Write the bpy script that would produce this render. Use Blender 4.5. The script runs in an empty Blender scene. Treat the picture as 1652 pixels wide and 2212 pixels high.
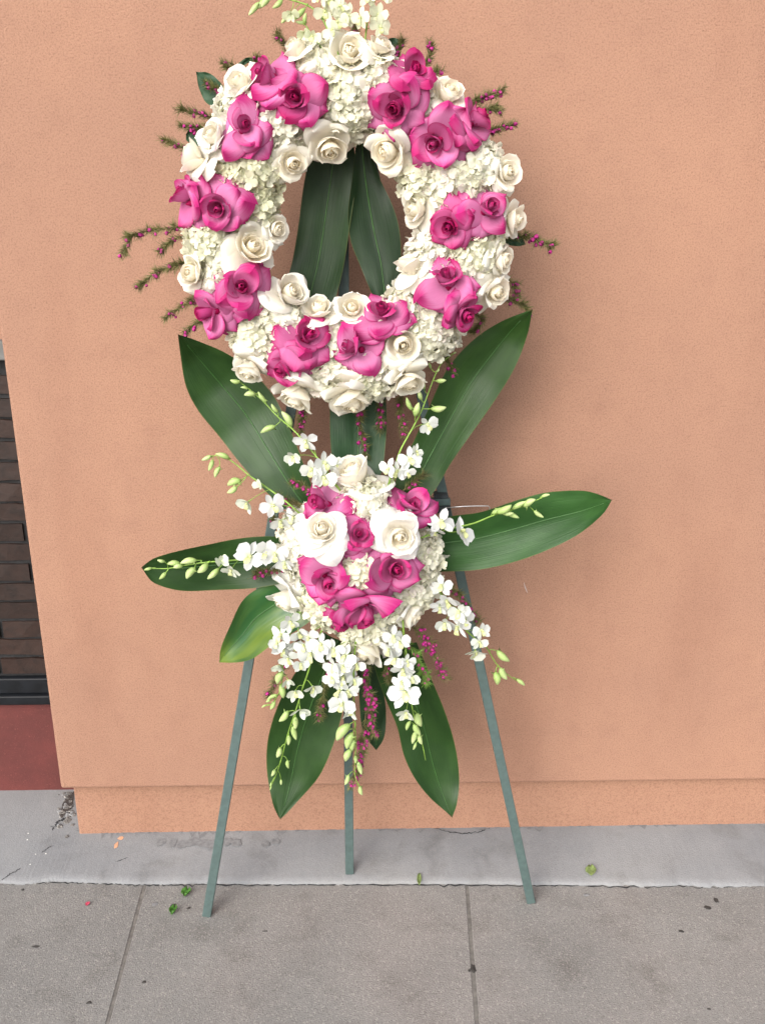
import bpy, math, random
import numpy as np
from mathutils import Vector, Matrix

R = math.radians
scene = bpy.context.scene
COL = scene.collection

# ------------------------------------------------------------------ camera
PITCH, YAW = R(19.0), R(1.2)
CAM = np.array([0.0, -1.99, 1.60])
FPX = 2350 / 1.17191                      # focal length in units of the 1652 x 2212 reading grid
cam_d = bpy.data.cameras.new('camera')
cam_d.sensor_fit = 'VERTICAL'
cam_d.sensor_height = 36.0
cam_d.lens = 2350 / 2592 * 36.0
cam_d.clip_start, cam_d.clip_end = 0.05, 500
cam = bpy.data.objects.new('camera', cam_d)
COL.objects.link(cam)
fwd = np.array([math.sin(YAW) * math.cos(PITCH), math.cos(YAW) * math.cos(PITCH), -math.sin(PITCH)])
rgt = np.array([math.cos(YAW), -math.sin(YAW), 0.0])
upv = np.cross(rgt, fwd)
m = Matrix.Identity(4)
for i in range(3):
    m[i][0], m[i][1], m[i][2], m[i][3] = rgt[i], upv[i], -fwd[i], CAM[i]
cam.matrix_world = m
scene.camera = cam

# ------------------------------------------------------------------ light
SUN_DIR = Vector((0.46, 0.84, -0.62)).normalized()     # direction the light travels
elev = math.asin(-SUN_DIR.z)
azim = math.atan2(-SUN_DIR.x, -SUN_DIR.y)
world = bpy.data.worlds.new('World')
scene.world = world
world.use_nodes = True
wn = world.node_tree
wn.nodes.clear()
sky = wn.nodes.new('ShaderNodeTexSky')
sky.sky_type = 'NISHITA'
sky.sun_disc = False
sky.sun_elevation = elev
sky.sun_rotation = azim
sky.air_density, sky.dust_density, sky.ozone_density = 1.0, 4.0, 0.6
hsv = wn.nodes.new('ShaderNodeHueSaturation')          # bright overcast: a paler sky
hsv.inputs['Saturation'].default_value = 0.35
bg = wn.nodes.new('ShaderNodeBackground')
bg.inputs['Strength'].default_value = 0.158
wo = wn.nodes.new('ShaderNodeOutputWorld')
wn.links.new(sky.outputs[0], hsv.inputs['Color'])
wn.links.new(hsv.outputs[0], bg.inputs['Color'])
wn.links.new(bg.outputs[0], wo.inputs['Surface'])
sun_d = bpy.data.lights.new('sun', 'SUN')
sun_d.energy = 0.95
sun_d.angle = R(65)
sun_d.color = (1.0, 0.97, 0.93)
sun = bpy.data.objects.new('sun', sun_d)
sun.rotation_euler = SUN_DIR.to_track_quat('-Z', 'Y').to_euler()
sun.location = (-2, -3, 4)
COL.objects.link(sun)
scene.view_settings.view_transform = 'Standard'
scene.view_settings.look = 'None'
scene.view_settings.exposure = 1.05
scene.view_settings.gamma = 1.0
scene.view_settings.use_curve_mapping = False


# ------------------------------------------------------------------ projection helpers (pixel of the 1652 x 2212 grid -> world)
def ray(px, py):
    u, v = (px - 826) / FPX, (1106 - py) / FPX
    return fwd + u * rgt + v * upv


def at(px, py, Y):
    d = ray(px, py)
    return CAM + d * ((Y - CAM[1]) / d[1])


def atz(px, py, Z):
    d = ray(px, py)
    return CAM + d * ((Z - CAM[2]) / d[2])


def mpp(p):                                # metres per pixel at a point
    return float(np.dot(np.asarray(p) - CAM, fwd)) / FPX


# ------------------------------------------------------------------ object helpers
def link(o):
    COL.objects.link(o)
    return o


def mesh(name, verts, faces, uv=None, mat=None, smooth=True):
    me = bpy.data.meshes.new(name)
    me.from_pydata([tuple(map(float, v)) for v in verts], [], faces)
    if uv is not None:
        l = me.uv_layers.new(name='UVMap')
        idx = np.empty(len(me.loops), dtype=np.int32)
        me.loops.foreach_get('vertex_index', idx)
        l.data.foreach_set('uv', np.asarray(uv, dtype=np.float32)[idx].ravel())
    if smooth:
        me.polygons.foreach_set('use_smooth', np.ones(len(me.polygons), dtype=bool))
    if mat is not None:
        me.materials.append(mat)
    me.update()
    return me


def obj(name, me, parent=None, loc=None, mat4=None, color=None):
    o = bpy.data.objects.new(name, me)
    COL.objects.link(o)
    if parent is not None:
        o.parent = parent
    if mat4 is not None:
        o.matrix_local = mat4
    elif loc is not None:
        o.location = loc
    if color is not None:
        o.color = (*color, 1)
    return o


def tag(o, label=None, cat=None, group=None, kind=None):
    if label: o['label'] = label
    if cat: o['category'] = cat
    if group: o['group'] = group
    if kind: o['kind'] = kind
    return o


def empty(name, loc):
    o = bpy.data.objects.new(name, None)
    o.empty_display_size = 0.03
    o.location = loc
    COL.objects.link(o)
    return o


def frame(n, spin=0.0, up=(0, 0, 1)):
    """rotation whose Z axis is n, Y axis near up, spun about n"""
    z = Vector(n).normalized()
    u = Vector(up)
    if abs(z.dot(u)) > 0.98:
        u = Vector((0, 1, 0))
    x = u.cross(z).normalized()
    y = z.cross(x)
    M = Matrix(((x.x, y.x, z.x), (x.y, y.y, z.y), (x.z, y.z, z.z))).to_4x4()
    return M @ Matrix.Rotation(spin, 4, 'Z')


def trs(loc, rot4, s=1.0):
    return Matrix.Translation(Vector(loc)) @ rot4 @ Matrix.Scale(s, 4)


def gridmesh(nu, nv, fn):
    vs, uv, fs = [], [], []
    for j in range(nv + 1):
        for i in range(nu + 1):
            u, v = -1 + 2 * i / nu, j / nv
            vs.append(fn(u, v))
            uv.append((0.5 + 0.5 * u, v))
    for j in range(nv):
        for i in range(nu):
            a = j * (nu + 1) + i
            fs.append((a, a + 1, a + nu + 2, a + nu + 1))
    return vs, fs, uv


class MB:
    """collects simple shapes for ONE mesh"""
    def __init__(self):
        self.v, self.f = [], []

    def add(self, vs, fs):
        o = len(self.v)
        self.v += [tuple(map(float, p)) for p in vs]
        self.f += [tuple(i + o for i in f) for f in fs]

    def tube(self, pts, rad, n=6, cap=True):
        pts = [np.asarray(p, float) for p in pts]
        k = len(pts)
        rads = [rad] * k if np.isscalar(rad) else list(rad)
        vs, fs = [], []
        prev = None
        for i, p in enumerate(pts):
            t = pts[min(i + 1, k - 1)] - pts[max(i - 1, 0)]
            t = t / (np.linalg.norm(t) + 1e-12)
            ref = prev if prev is not None else (np.array([0, 0, 1.0]) if abs(t[2]) < .9 else np.array([0, 1.0, 0]))
            a = ref - t * np.dot(ref, t)
            a /= np.linalg.norm(a) + 1e-12
            b = np.cross(t, a)
            prev = a
            for q in range(n):
                th = 2 * math.pi * q / n
                vs.append(p + rads[i] * (math.cos(th) * a + math.sin(th) * b))
        for i in range(k - 1):
            for q in range(n):
                q2 = (q + 1) % n
                fs.append((i * n + q, i * n + q2, (i + 1) * n + q2, (i + 1) * n + q))
        if cap:
            fs.append(tuple(range(n - 1, -1, -1)))
            fs.append(tuple(range((k - 1) * n, k * n)))
        self.add(vs, fs)

    def box(self, lo, hi):
        x0, y0, z0 = lo
        x1, y1, z1 = hi
        self.add([(x0, y0, z0), (x1, y0, z0), (x1, y1, z0), (x0, y1, z0), (x0, y0, z1), (x1, y0, z1), (x1, y1, z1), (x0, y1, z1)],
                 [(3, 2, 1, 0), (4, 5, 6, 7), (0, 1, 5, 4), (1, 2, 6, 5), (2, 3, 7, 6), (3, 0, 4, 7)])

    def beam(self, a, b, w, d, side=(1, 0, 0)):
        """square section bar from a to b"""
        a, b = np.asarray(a, float), np.asarray(b, float)
        t = (b - a) / np.linalg.norm(b - a)
        s = np.asarray(side, float)
        s = s - t * np.dot(s, t)
        s /= np.linalg.norm(s)
        q = np.cross(t, s)
        vs = []
        for p in (a, b):
            for (i, j) in ((-1, -1), (1, -1), (1, 1), (-1, 1)):
                vs.append(p + s * i * w / 2 + q * j * d / 2)
        self.add(vs, [(3, 2, 1, 0), (4, 5, 6, 7), (0, 1, 5, 4), (1, 2, 6, 5), (2, 3, 7, 6), (3, 0, 4, 7)])

    def mesh(self, name, mat, smooth=True):
        return mesh(name, self.v, self.f, None, mat, smooth)


def bevel(o, w, seg=2):
    b = o.modifiers.new('bevel', 'BEVEL')
    b.width, b.segments, b.limit_method = w, seg, 'ANGLE'
    b.angle_limit = R(40)
    return o


def catmull(pts, n):
    pts = [np.asarray(p, float) for p in pts]
    k = len(pts)
    out = []
    for t in np.linspace(0, k - 1, n):
        i = min(int(t), k - 2)
        f = t - i
        p1, p2 = pts[i], pts[i + 1]
        p0 = pts[i - 1] if i > 0 else 2 * p1 - p2
        p3 = pts[i + 2] if i + 2 < k else 2 * p2 - p1
        out.append(0.5 * ((2 * p1) + (-p0 + p2) * f + (2 * p0 - 5 * p1 + 4 * p2 - p3) * f * f + (-p0 + 3 * p1 - 3 * p2 + p3) * f ** 3))
    return out


# ------------------------------------------------------------------ materials
class NT:
    def __init__(self, name):
        self.m = bpy.data.materials.new(name)
        self.m.use_nodes = True
        self.t = self.m.node_tree
        self.t.nodes.clear()
        self.out = self.t.nodes.new('ShaderNodeOutputMaterial')

    def n(self, typ, **kw):
        nd = self.t.nodes.new(typ)
        for k, v in kw.items():
            setattr(nd, k, v)
        return nd

    def l(self, a, b):
        self.t.links.new(a, b)

    def sock(self, v, inp):
        if hasattr(v, 'is_linked'):
            self.l(v, inp)
        elif v is not None:
            inp.default_value = (*v, 1) if isinstance(v, tuple) and len(v) == 3 and inp.type == 'RGBA' else v

    def math(self, op, a, b=None, c=None, clamp=False):
        nd = self.n('ShaderNodeMath', operation=op, use_clamp=clamp)
        for i, v in enumerate((a, b, c)):
            if v is not None:
                self.sock(v, nd.inputs[i])
        return nd.outputs[0]

    def mix(self, f, a, b, blend='MIX'):
        nd = self.n('ShaderNodeMix', data_type='RGBA', blend_type=blend)
        self.sock(f, nd.inputs[0])
        self.sock(a, nd.inputs[6])
        self.sock(b, nd.inputs[7])
        return nd.outputs[2]

    def noise(self, scale, detail=3, rough=0.55, vec=None, dist=0.0):
        nd = self.n('ShaderNodeTexNoise')
        nd.inputs['Scale'].default_value = scale
        nd.inputs['Detail'].default_value = detail
        nd.inputs['Roughness'].default_value = rough
        nd.inputs['Distortion'].default_value = dist
        if vec is not None:
            self.l(vec, nd.inputs['Vector'])
        return nd.outputs['Fac']

    def ramp(self, f, stops):
        nd = self.n('ShaderNodeValToRGB')
        self.l(f, nd.inputs[0])
        e = nd.color_ramp.elements
        while len(e) < len(stops):
            e.new(0.5)
        for el, (p, c) in zip(e, stops):
            el.position = p
            el.color = (*c, 1) if len(c) == 3 else c
        return nd.outputs[0]

    def rng(self, f, a, b, lo=0.0, hi=1.0):
        nd = self.n('ShaderNodeMapRange', interpolation_type='SMOOTHSTEP')
        self.l(f, nd.inputs[0])
        for i, v in zip((1, 2, 3, 4), (a, b, lo, hi)):
            nd.inputs[i].default_value = v
        return nd.outputs[0]

    def pos(self):
        return self.n('ShaderNodeNewGeometry').outputs['Position']

    def uv(self):
        s = self.n('ShaderNodeSeparateXYZ')
        self.l(self.n('ShaderNodeUVMap').outputs[0], s.inputs[0])
        return s.outputs[0], s.outputs[1]

    def bump(self, h, dist, strength=1.0, nrm=None):
        nd = self.n('ShaderNodeBump')
        nd.inputs['Distance'].default_value = dist
        nd.inputs['Strength'].default_value = strength
        self.l(h, nd.inputs['Height'])
        if nrm is not None:
            self.l(nrm, nd.inputs['Normal'])
        return nd.outputs[0]

    def finish(self, col, rough=0.6, nrm=None, spec=0.5, transl=0.0, tcol=None, metal=0.0, sheen=0.0):
        b = self.n('ShaderNodeBsdfPrincipled')
        self.sock(col, b.inputs['Base Color'])
        self.sock(rough, b.inputs['Roughness'])
        b.inputs['Specular IOR Level'].default_value = spec
        b.inputs['Metallic'].default_value = metal
        if sheen:
            b.inputs['Sheen Weight'].default_value = sheen
        if nrm is not None:
            self.l(nrm, b.inputs['Normal'])
        o = b.outputs[0]
        if transl:
            t = self.n('ShaderNodeBsdfTranslucent')
            self.sock(tcol if tcol is not None else col, t.inputs['Color'])
            mx = self.n('ShaderNodeMixShader')
            mx.inputs[0].default_value = transl
            self.l(o, mx.inputs[1])
            self.l(t.outputs[0], mx.inputs[2])
            o = mx.outputs[0]
        self.l(o, self.out.inputs['Surface'])
        return self.m


def mat_petal(name, rim, rim_lo, rim_hi, vein=0.12, transl=0.25, rough=0.5, basecol=None, base_hi=0.35):
    """petal: colour of the object, turning to its tint x rim towards the edge, and towards basecol at the claw"""
    k = NT(name)
    oi = k.n('ShaderNodeObjectInfo')
    c = oi.outputs['Color']
    u, v = k.uv()
    au = k.math('ABSOLUTE', k.math('SUBTRACT', k.math('MULTIPLY', u, 2.0), 1.0))
    e = k.math('MAXIMUM', v, k.math('MULTIPLY', k.math('POWER', au, 2.0), 0.97))
    cv = k.n('ShaderNodeCombineXYZ')
    k.l(k.math('MULTIPLY', u, 26.0), cv.inputs[0])
    k.l(k.math('MULTIPLY', v, 2.0), cv.inputs[1])
    k.l(k.math('MULTIPLY', oi.outputs['Random'], 40.0), cv.inputs[2])
    vn = k.noise(1.0, 3, 0.6, cv.outputs[0])
    e2 = k.math('ADD', e, k.math('MULTIPLY', k.math('SUBTRACT', vn, 0.5), 0.22))
    f = k.rng(e2, rim_lo, rim_hi)
    col = k.mix(f, c, k.mix(1.0, c, rim, 'MULTIPLY'))
    if basecol is not None:
        col = k.mix(k.rng(v, base_hi, 0.0, 0.0, 0.8), col, basecol)
    col = k.mix(k.math('MULTIPLY', vn, vein), col, k.mix(1.0, col, col, 'MULTIPLY'))
    var = k.math('ADD', 0.88, k.math('MULTIPLY', oi.outputs['Random'], 0.16))
    vc = k.n('ShaderNodeCombineXYZ')
    for i in range(3):
        k.l(var, vc.inputs[i])
    col = k.mix(1.0, col, vc.outputs[0], 'MULTIPLY')
    nrm = k.bump(vn, 0.0012, 0.35)
    return k.finish(col, rough, nrm, 0.22, transl, sheen=0.0)


M = {}
M['pink'] = mat_petal('pink_rose_petal', (0.82, 0.11, 0.48), 0.64, 1.02, 0.26, 0.28, 0.68)
M['cream'] = mat_petal('cream_rose_petal', (1.02, 1.05, 1.10), 0.4, 1.0, 0.08, 0.45, 0.6)
M['hydr'] = mat_petal('hydrangea_petal', (1.0, 1.0, 1.0), 0.4, 1.0, 0.12, 0.42, 0.6, (0.70, 0.72, 0.50), 0.24)
M['orchid'] = mat_petal('orchid_petal', (1.0, 1.0, 1.0), 0.5, 1.0, 0.08, 0.28, 0.45, (0.66, 0.74, 0.46), 0.28)


def mat_simple(name, c, rough=0.6, spec=0.4, transl=0.0, var=0.15, scale=60, bump=0.0, metal=0.0):
    k = NT(name)
    p = k.pos()
    n1 = k.noise(scale, 4, 0.6, p)
    dark = tuple(x * (1 - var) for x in c)
    light = tuple(x * (1 + var) for x in c)
    col = k.mix(k.rng(n1, 0.3, 0.7), dark, light)
    return k.finish(col, rough, k.bump(n1, bump, 1.0) if bump else None, spec, transl, metal=metal)


def mat_leaf():
    k = NT('broad_leaf')
    oi = k.n('ShaderNodeObjectInfo')
    u, v = k.uv()
    cv = k.n('ShaderNodeCombineXYZ')
    k.l(k.math('MULTIPLY', u, 55.0), cv.inputs[0])
    k.l(k.math('MULTIPLY', v, 2.2), cv.inputs[1])
    k.l(k.math('MULTIPLY', oi.outputs['Random'], 30.0), cv.inputs[2])
    vein = k.noise(1.0, 2, 0.5, cv.outputs[0])
    cv2 = k.n('ShaderNodeCombineXYZ')
    k.l(k.math('MULTIPLY', u, 3.0), cv2.inputs[0])
    k.l(k.math('MULTIPLY', v, 6.0), cv2.inputs[1])
    k.l(k.math('MULTIPLY', oi.outputs['Random'], 50.0), cv2.inputs[2])
    blot = k.noise(1.0, 3, 0.55, cv2.outputs[0])
    c = oi.outputs['Color']
    col = k.mix(k.rng(blot, 0.3, 0.75), k.mix(1.0, c, (0.75, 0.80, 0.7), 'MULTIPLY'), k.mix(1.0, c, (1.25, 1.15, 1.1), 'MULTIPLY'))
    col = k.mix(k.math('MULTIPLY', k.rng(vein, 0.35, 0.7), 0.14), col, k.mix(1.0, col, (1.6, 1.5, 1.4), 'MULTIPLY'))
    edge = k.rng(k.math('ABSOLUTE', k.math('SUBTRACT', u, 0.5)), 0.485, 0.5)
    col = k.mix(k.math('MULTIPLY', edge, 0.5), col, (0.12, 0.13, 0.03))
    tip = k.rng(v, 0.03, 0.0)
    col = k.mix(k.math('MULTIPLY', tip, 0.8), col, (0.10, 0.06, 0.03))
    h = k.math('ADD', k.math('MULTIPLY', vein, 0.7), blot)
    rough = k.math('ADD', 0.40, k.math('MULTIPLY', vein, 0.12))
    return k.finish(col, rough, k.bump(vein, 0.0010, 0.5), 0.30, 0.10, None)


def mat_yellow_leaf():
    k = NT('yellowing_leaf')
    u, v = k.uv()
    cv = k.n('ShaderNodeCombineXYZ')
    k.l(k.math('MULTIPLY', u, 30.0), cv.inputs[0])
    k.l(k.math('MULTIPLY', v, 2.0), cv.inputs[1])
    vein = k.noise(1.0, 3, 0.5, cv.outputs[0])
    cv2 = k.n('ShaderNodeCombineXYZ')
    k.l(k.math('MULTIPLY', u, 4.0), cv2.inputs[0])
    k.l(k.math('MULTIPLY', v, 1.8), cv2.inputs[1])
    blot = k.noise(1.0, 2, 0.5, cv2.outputs[0])
    side = k.rng(u, 0.52, 0.75)
    f = k.math('MULTIPLY', k.math('ADD', k.math('MULTIPLY', side, 0.5), 0.12), k.rng(blot, 0.35, 0.62))
    f = k.math('MAXIMUM', f, k.math('MULTIPLY', k.rng(v, 0.35, 0.05), 0.6))
    col = k.mix(f, (0.020, 0.085, 0.022), (0.16, 0.22, 0.015))
    col = k.mix(k.math('MULTIPLY', vein, 0.3), col, k.mix(1.0, col, (1.5, 1.4, 1.4), 'MULTIPLY'))
    return k.finish(col, 0.36, k.bump(vein, 0.0012, 0.5), 0.5, 0.1)


M['leaf'] = mat_leaf()
M['leaf_yellow'] = mat_yellow_leaf()
M['rib'] = mat_simple('leaf_midrib', (0.035, 0.10, 0.022), 0.4)
M['stem'] = mat_simple('orchid_stem', (0.16, 0.27, 0.04), 0.45, var=0.25, scale=90)
M['sprigstem'] = mat_simple('sprig_stem', (0.11, 0.075, 0.035), 0.7)
M['needle'] = mat_simple('sprig_needle', (0.115, 0.115, 0.035), 0.6, transl=0.15, var=0.4, scale=80)
M['needle2'] = mat_simple('fresh_needle', (0.13, 0.24, 0.04), 0.6, transl=0.15, var=0.3, scale=80)
M['bell'] = mat_simple('magenta_bell', (0.37, 0.015, 0.175), 0.55, transl=0.15, var=0.35, scale=120)
M['foam'] = mat_simple('green_foam', (0.06, 0.12, 0.05), 0.9)
M['lip'] = mat_simple('orchid_lip', (0.62, 0.66, 0.32), 0.5, transl=0.25, var=0.2, scale=150)
M['anther'] = mat_simple('orchid_column', (0.20, 0.20, 0.08), 0.5)
M['easel'] = mat_simple('painted_easel', (0.058, 0.088, 0.084), 0.55, var=0.12, scale=70, bump=0.0006)
M['wrap'] = mat_simple('joint_wrap', (0.03, 0.036, 0.04), 0.5, var=0.3, bump=0.001)
M['wire'] = mat_simple('bare_wire', (0.55, 0.55, 0.55), 0.35, metal=0.8)


def mat_bud():
    k = NT('orchid_bud')
    u, v = k.uv()
    oi = k.n('ShaderNodeObjectInfo')
    col = k.mix(k.rng(v, 0.0, 1.0), (0.26, 0.38, 0.10), (0.50, 0.60, 0.27))
    n1 = k.noise(90, 2, 0.5, k.pos())
    col = k.mix(k.math('MULTIPLY', n1, 0.30), col, (0.62, 0.68, 0.42))
    col = k.mix(k.math('MULTIPLY', oi.outputs['Random'], 0.5), col, (0.26, 0.40, 0.09))
    return k.finish(col, 0.42, None, 0.4, 0.2)


M['bud'] = mat_bud()


def mat_stucco(name, c1, c2, c3):
    k = NT(name)
    p = k.pos()
    big = k.noise(1.6, 4, 0.6, p)
    mid = k.noise(16, 4, 0.6, p)
    fine = k.noise(300, 3, 0.65, p)
    speck = k.noise(330, 2, 0.5, p)
    col = k.mix(k.rng(big, 0.32, 0.68), c1, c2)
    col = k.mix(k.math('MULTIPLY', k.rng(mid, 0.45, 0.75), 0.4), col, c3)
    col = k.mix(k.math('MULTIPLY', k.rng(fine, 0.56, 0.30), 0.62), col, k.mix(1.0, col, (0.58, 0.52, 0.50), 'MULTIPLY'))
    col = k.mix(k.math('MULTIPLY', k.rng(speck, 0.58, 0.70), 0.45), col, k.mix(1.0, col, (0.45, 0.40, 0.38), 'MULTIPLY'))
    # smears that run down the wall
    mp = k.n('ShaderNodeMapping')
    mp.inputs['Scale'].default_value = (3.2, 3.2, 0.7)
    k.l(p, mp.inputs['Vector'])
    sm = k.noise(1.3, 4, 0.6, mp.outputs[0])
    col = k.mix(k.math('MULTIPLY', k.rng(sm, 0.48, 0.72), 0.4), col, k.mix(1.0, col, (0.84, 0.79, 0.78), 'MULTIPLY'))
    h = k.math('ADD', fine, k.math('MULTIPLY', mid, 0.9))
    return k.finish(col, 0.88, k.bump(h, 0.0030, 0.6), 0.25)


M['stucco'] = mat_stucco('salmon_stucco', (0.284, 0.160, 0.111), (0.314, 0.176, 0.119), (0.255, 0.141, 0.098))
M['plinth'] = mat_stucco('orange_stucco', (0.290, 0.161, 0.109), (0.310, 0.172, 0.115), (0.268, 0.147, 0.100))


def mat_red():
    k = NT('red_painted_wall')
    p = k.pos()
    a = k.noise(7, 4, 0.6, p)
    f = k.noise(220, 3, 0.6, p)
    col = k.mix(k.rng(a, 0.3, 0.7), (0.078, 0.021, 0.019), (0.112, 0.028, 0.025))
    col = k.mix(k.math('MULTIPLY', k.rng(f, 0.62, 0.74), 0.3), col, (0.36, 0.12, 0.10))
    return k.finish(col, 0.75, k.bump(f, 0.002, 0.6), 0.3)


M['red'] = mat_red()


def mat_brick():
    k = NT('dark_glazed_brick')
    oi = k.n('ShaderNodeObjectInfo')
    p = k.pos()
    a = k.noise(28, 4, 0.65, p)
    col = k.mix(oi.outputs['Random'], (0.017, 0.0085, 0.0062), (0.026, 0.0130, 0.0094))
    col = k.mix(k.rng(a, 0.4, 0.75), col, k.mix(1.0, col, (0.5, 0.55, 0.6), 'MULTIPLY'))
    return k.finish(col, 0.6, k.bump(a, 0.003, 0.6), 0.3)


M['brick'] = mat_brick()
M['mortar'] = mat_simple('dark_mortar', (0.011, 0.011, 0.012), 0.8, var=0.3, bump=0.002)
M['black'] = mat_simple('black_sill', (0.006, 0.007, 0.009), 0.5, spec=0.2, var=0.35, scale=25)
M['palestone'] = mat_simple('pale_stone', (0.12, 0.12, 0.115), 0.8, var=0.15, scale=30)


def mat_concrete(name, c1, c2, agg, tint, smooth=False):
    k = NT(name)
    p = k.pos()
    big = k.noise(2.3, 5, 0.6, p, 0.4)
    mid = k.noise(9, 5, 0.65, p, 0.3)
    fine = k.noise(310, 3, 0.6, p)
    col = k.mix(k.rng(big, 0.33, 0.67), c1, c2)
    col = k.mix(k.math('MULTIPLY', k.rng(mid, 0.50, 0.74), 0.6), col, k.mix(1.0, col, (0.62, 0.60, 0.58), 'MULTIPLY'))
    col = k.mix(k.math('MULTIPLY', k.rng(k.noise(1.1, 3, 0.5, p), 0.5, 0.7), 0.5), col, k.mix(1.0, col, tint, 'MULTIPLY'))
    # small aggregate: dark and pale grains
    vo = k.n('ShaderNodeTexVoronoi')
    vo.inputs['Scale'].default_value = 330
    k.l(p, vo.inputs['Vector'])
    sp = k.n('ShaderNodeSeparateColor')
    k.l(vo.outputs['Color'], sp.inputs[0])
    col = k.mix(k.math('MULTIPLY', k.rng(sp.outputs[0], 0.74, 0.92), agg), col, k.mix(1.0, col, (0.42, 0.40, 0.38), 'MULTIPLY'))
    col = k.mix(k.math('MULTIPLY', k.rng(sp.outputs[1], 0.80, 0.95), agg * 0.75), col, (0.50, 0.47, 0.43))
    col = k.mix(k.math('MULTIPLY', k.rng(fine, 0.56, 0.35), 0.5 * (0.5 if smooth else 1)), col, k.mix(1.0, col, (0.66, 0.65, 0.64), 'MULTIPLY'))
    h = k.math('ADD', k.math('MULTIPLY', fine, 0.8), k.math('MULTIPLY', mid, 0.6 if smooth else 1.0))
    return k.finish(col, 0.85, k.bump(h, 0.0022 if smooth else 0.004, 0.6), 0.3)


M['paving'] = mat_concrete('aggregate_pavement', (0.184, 0.181, 0.175), (0.228, 0.223, 0.214), 0.30, (1.0, 0.90, 0.88))
M['ledge'] = mat_concrete('trowelled_concrete', (0.182, 0.187, 0.196), (0.226, 0.229, 0.234), 0.08, (0.90, 0.87, 0.83), True)
M['rubble'] = mat_concrete('broken_concrete', (0.10, 0.095, 0.09), (0.19, 0.18, 0.17), 0.6, (0.8, 0.8, 0.8))
M['dirt'] = mat_simple('joint_dirt', (0.132, 0.124, 0.114), 0.95, var=0.25, scale=60, bump=0.001)
M['crack'] = mat_simple('dark_crack', (0.020, 0.020, 0.022), 0.95)
M['hollow'] = mat_simple('broken_hollow', (0.055, 0.046, 0.042), 0.95, var=0.5, scale=200, bump=0.004)
M['gum'] = mat_simple('dark_gum', (0.035, 0.032, 0.030), 0.7, var=0.4)
M['stain'] = mat_simple('damp_stain', (0.158, 0.159, 0.163), 0.85, var=0.2, scale=120)
M['scrap'] = mat_simple('leaf_scrap', (0.05, 0.14, 0.02), 0.5, var=0.4, scale=150)
M['scrap2'] = mat_simple('pale_leaf_scrap', (0.17, 0.23, 0.08), 0.5, var=0.3, scale=150)
M['petalscrap'] = mat_simple('petal_scrap', (0.45, 0.06, 0.11), 0.6)
M['white'] = mat_simple('white_chip', (0.7, 0.7, 0.66), 0.6)
M['scratch'] = mat_simple('scratched_plaster', (0.36, 0.30, 0.28), 0.9)
M['orangepaint'] = mat_simple('orange_paint_chip', (0.55, 0.30, 0.18), 0.8)

# ------------------------------------------------------------------ setting
LZ = 0.028                                              # height of the ledge at the wall
PLY = 0.035                                             # plinth face, set back under the stucco
gp = atz(152, 1742, LZ)
WX0 = at(131, 1700, 0.0)[0]                             # left corner of the stucco wall
WZ0 = at(826, 1696, 0.0)[2]                             # its lower edge
PX0 = at(166, 1760, PLY)[0]
YB = atz(60, 1708, LZ)[1]                               # face of the red wall, set back at the left
print('ledge foot y', atz(826, 1778, LZ)[1], 'wx0', WX0, 'top corner', at(0, 708, 0)[0], 'wz0', WZ0, 'yb', YB)

g = mesh('ground', [(-90, -90, -0.03), (90, -90, -0.03), (90, 90, -0.03), (-90, 90, -0.03)], [(0, 1, 2, 3)], None, M['paving'], False)
tag(obj('ground', g), 'grey concrete ground running out to the horizon beneath the pavement', None, None, 'structure')

# pavement slabs, split by two tooled joints
pave = tag(empty('pavement', (0, -1, 0)), 'grey speckled concrete pavement in front of the ledge, split by two tooled joints', None, None, 'structure')


def ground_line(a, b):
    p, q = atz(*a, 0), atz(*b, 0)
    d = (q - p) / (q[1] - p[1])
    return lambda y: p[0] + d[0] * (y - p[1])


jl = ground_line((303, 1950), (232, 2212))
jr = ground_line((1012, 1960), (1030, 2212))


def slab(xl, xr, y0, y1, nm='paving_slab'):
    hw = 0.0042
    ny = 14
    rg = random.Random(int(xl(0) * 1000) + int(y0 * 100))
    vs, fs = [], []
    for j in range(ny + 1):
        y = y0 + (y1 - y0) * j / ny
        a, b = xl(y) + hw + rg.uniform(-.0006, .0006), xr(y) - hw + rg.uniform(-.0006, .0006)
        for z in (0.0, -0.028):
            vs += [(a, y + 1, z), (b, y + 1, z)]
    for j in range(ny):
        o, q = j * 4, (j + 1) * 4
        fs += [(o, o + 1, q + 1, q), (o + 2, q + 2, q + 3, o + 3), (o, q, q + 2, o + 2), (o + 1, o + 3, q + 3, q + 1)]
    fs += [(0, 2, 3, 1), (ny * 4, ny * 4 + 1, ny * 4 + 3, ny * 4 + 2)]
    o = obj(nm, mesh(nm, vs, fs, None, M['paving'], False), pave)
    bevel(o, 0.0014, 2)
    return o


YS = [-5.0, -2.2, 0.02]
far_l = lambda y: jl(y) - 0.95
far_r = lambda y: jr(y) + 1.0
for y0, y1 in ((YS[1] + 0.003, 0.04), (-4.4, YS[1] - 0.003)):
    slab(lambda y: jl(y) - 2.6, far_l, y0, y1)
    slab(far_l, jl, y0, y1)
    slab(jl, jr, y0, y1)
    slab(jr, far_r, y0, y1)
    slab(far_r, lambda y: jr(y) + 2.6, y0, y1)
jb = MB()
for f in (jl, jr, far_l, far_r):
    jb.add([(f(-4.4) - .006, -3.4, -.0016), (f(-4.4) + .006, -3.4, -.0016), (f(0) + .006, 1.0, -.0016), (f(0) - .006, 1.0, -.0016)], [(0, 1, 2, 3)])
obj('joint_filling', jb.mesh('joint_filling', M['dirt'], False), pave)

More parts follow.
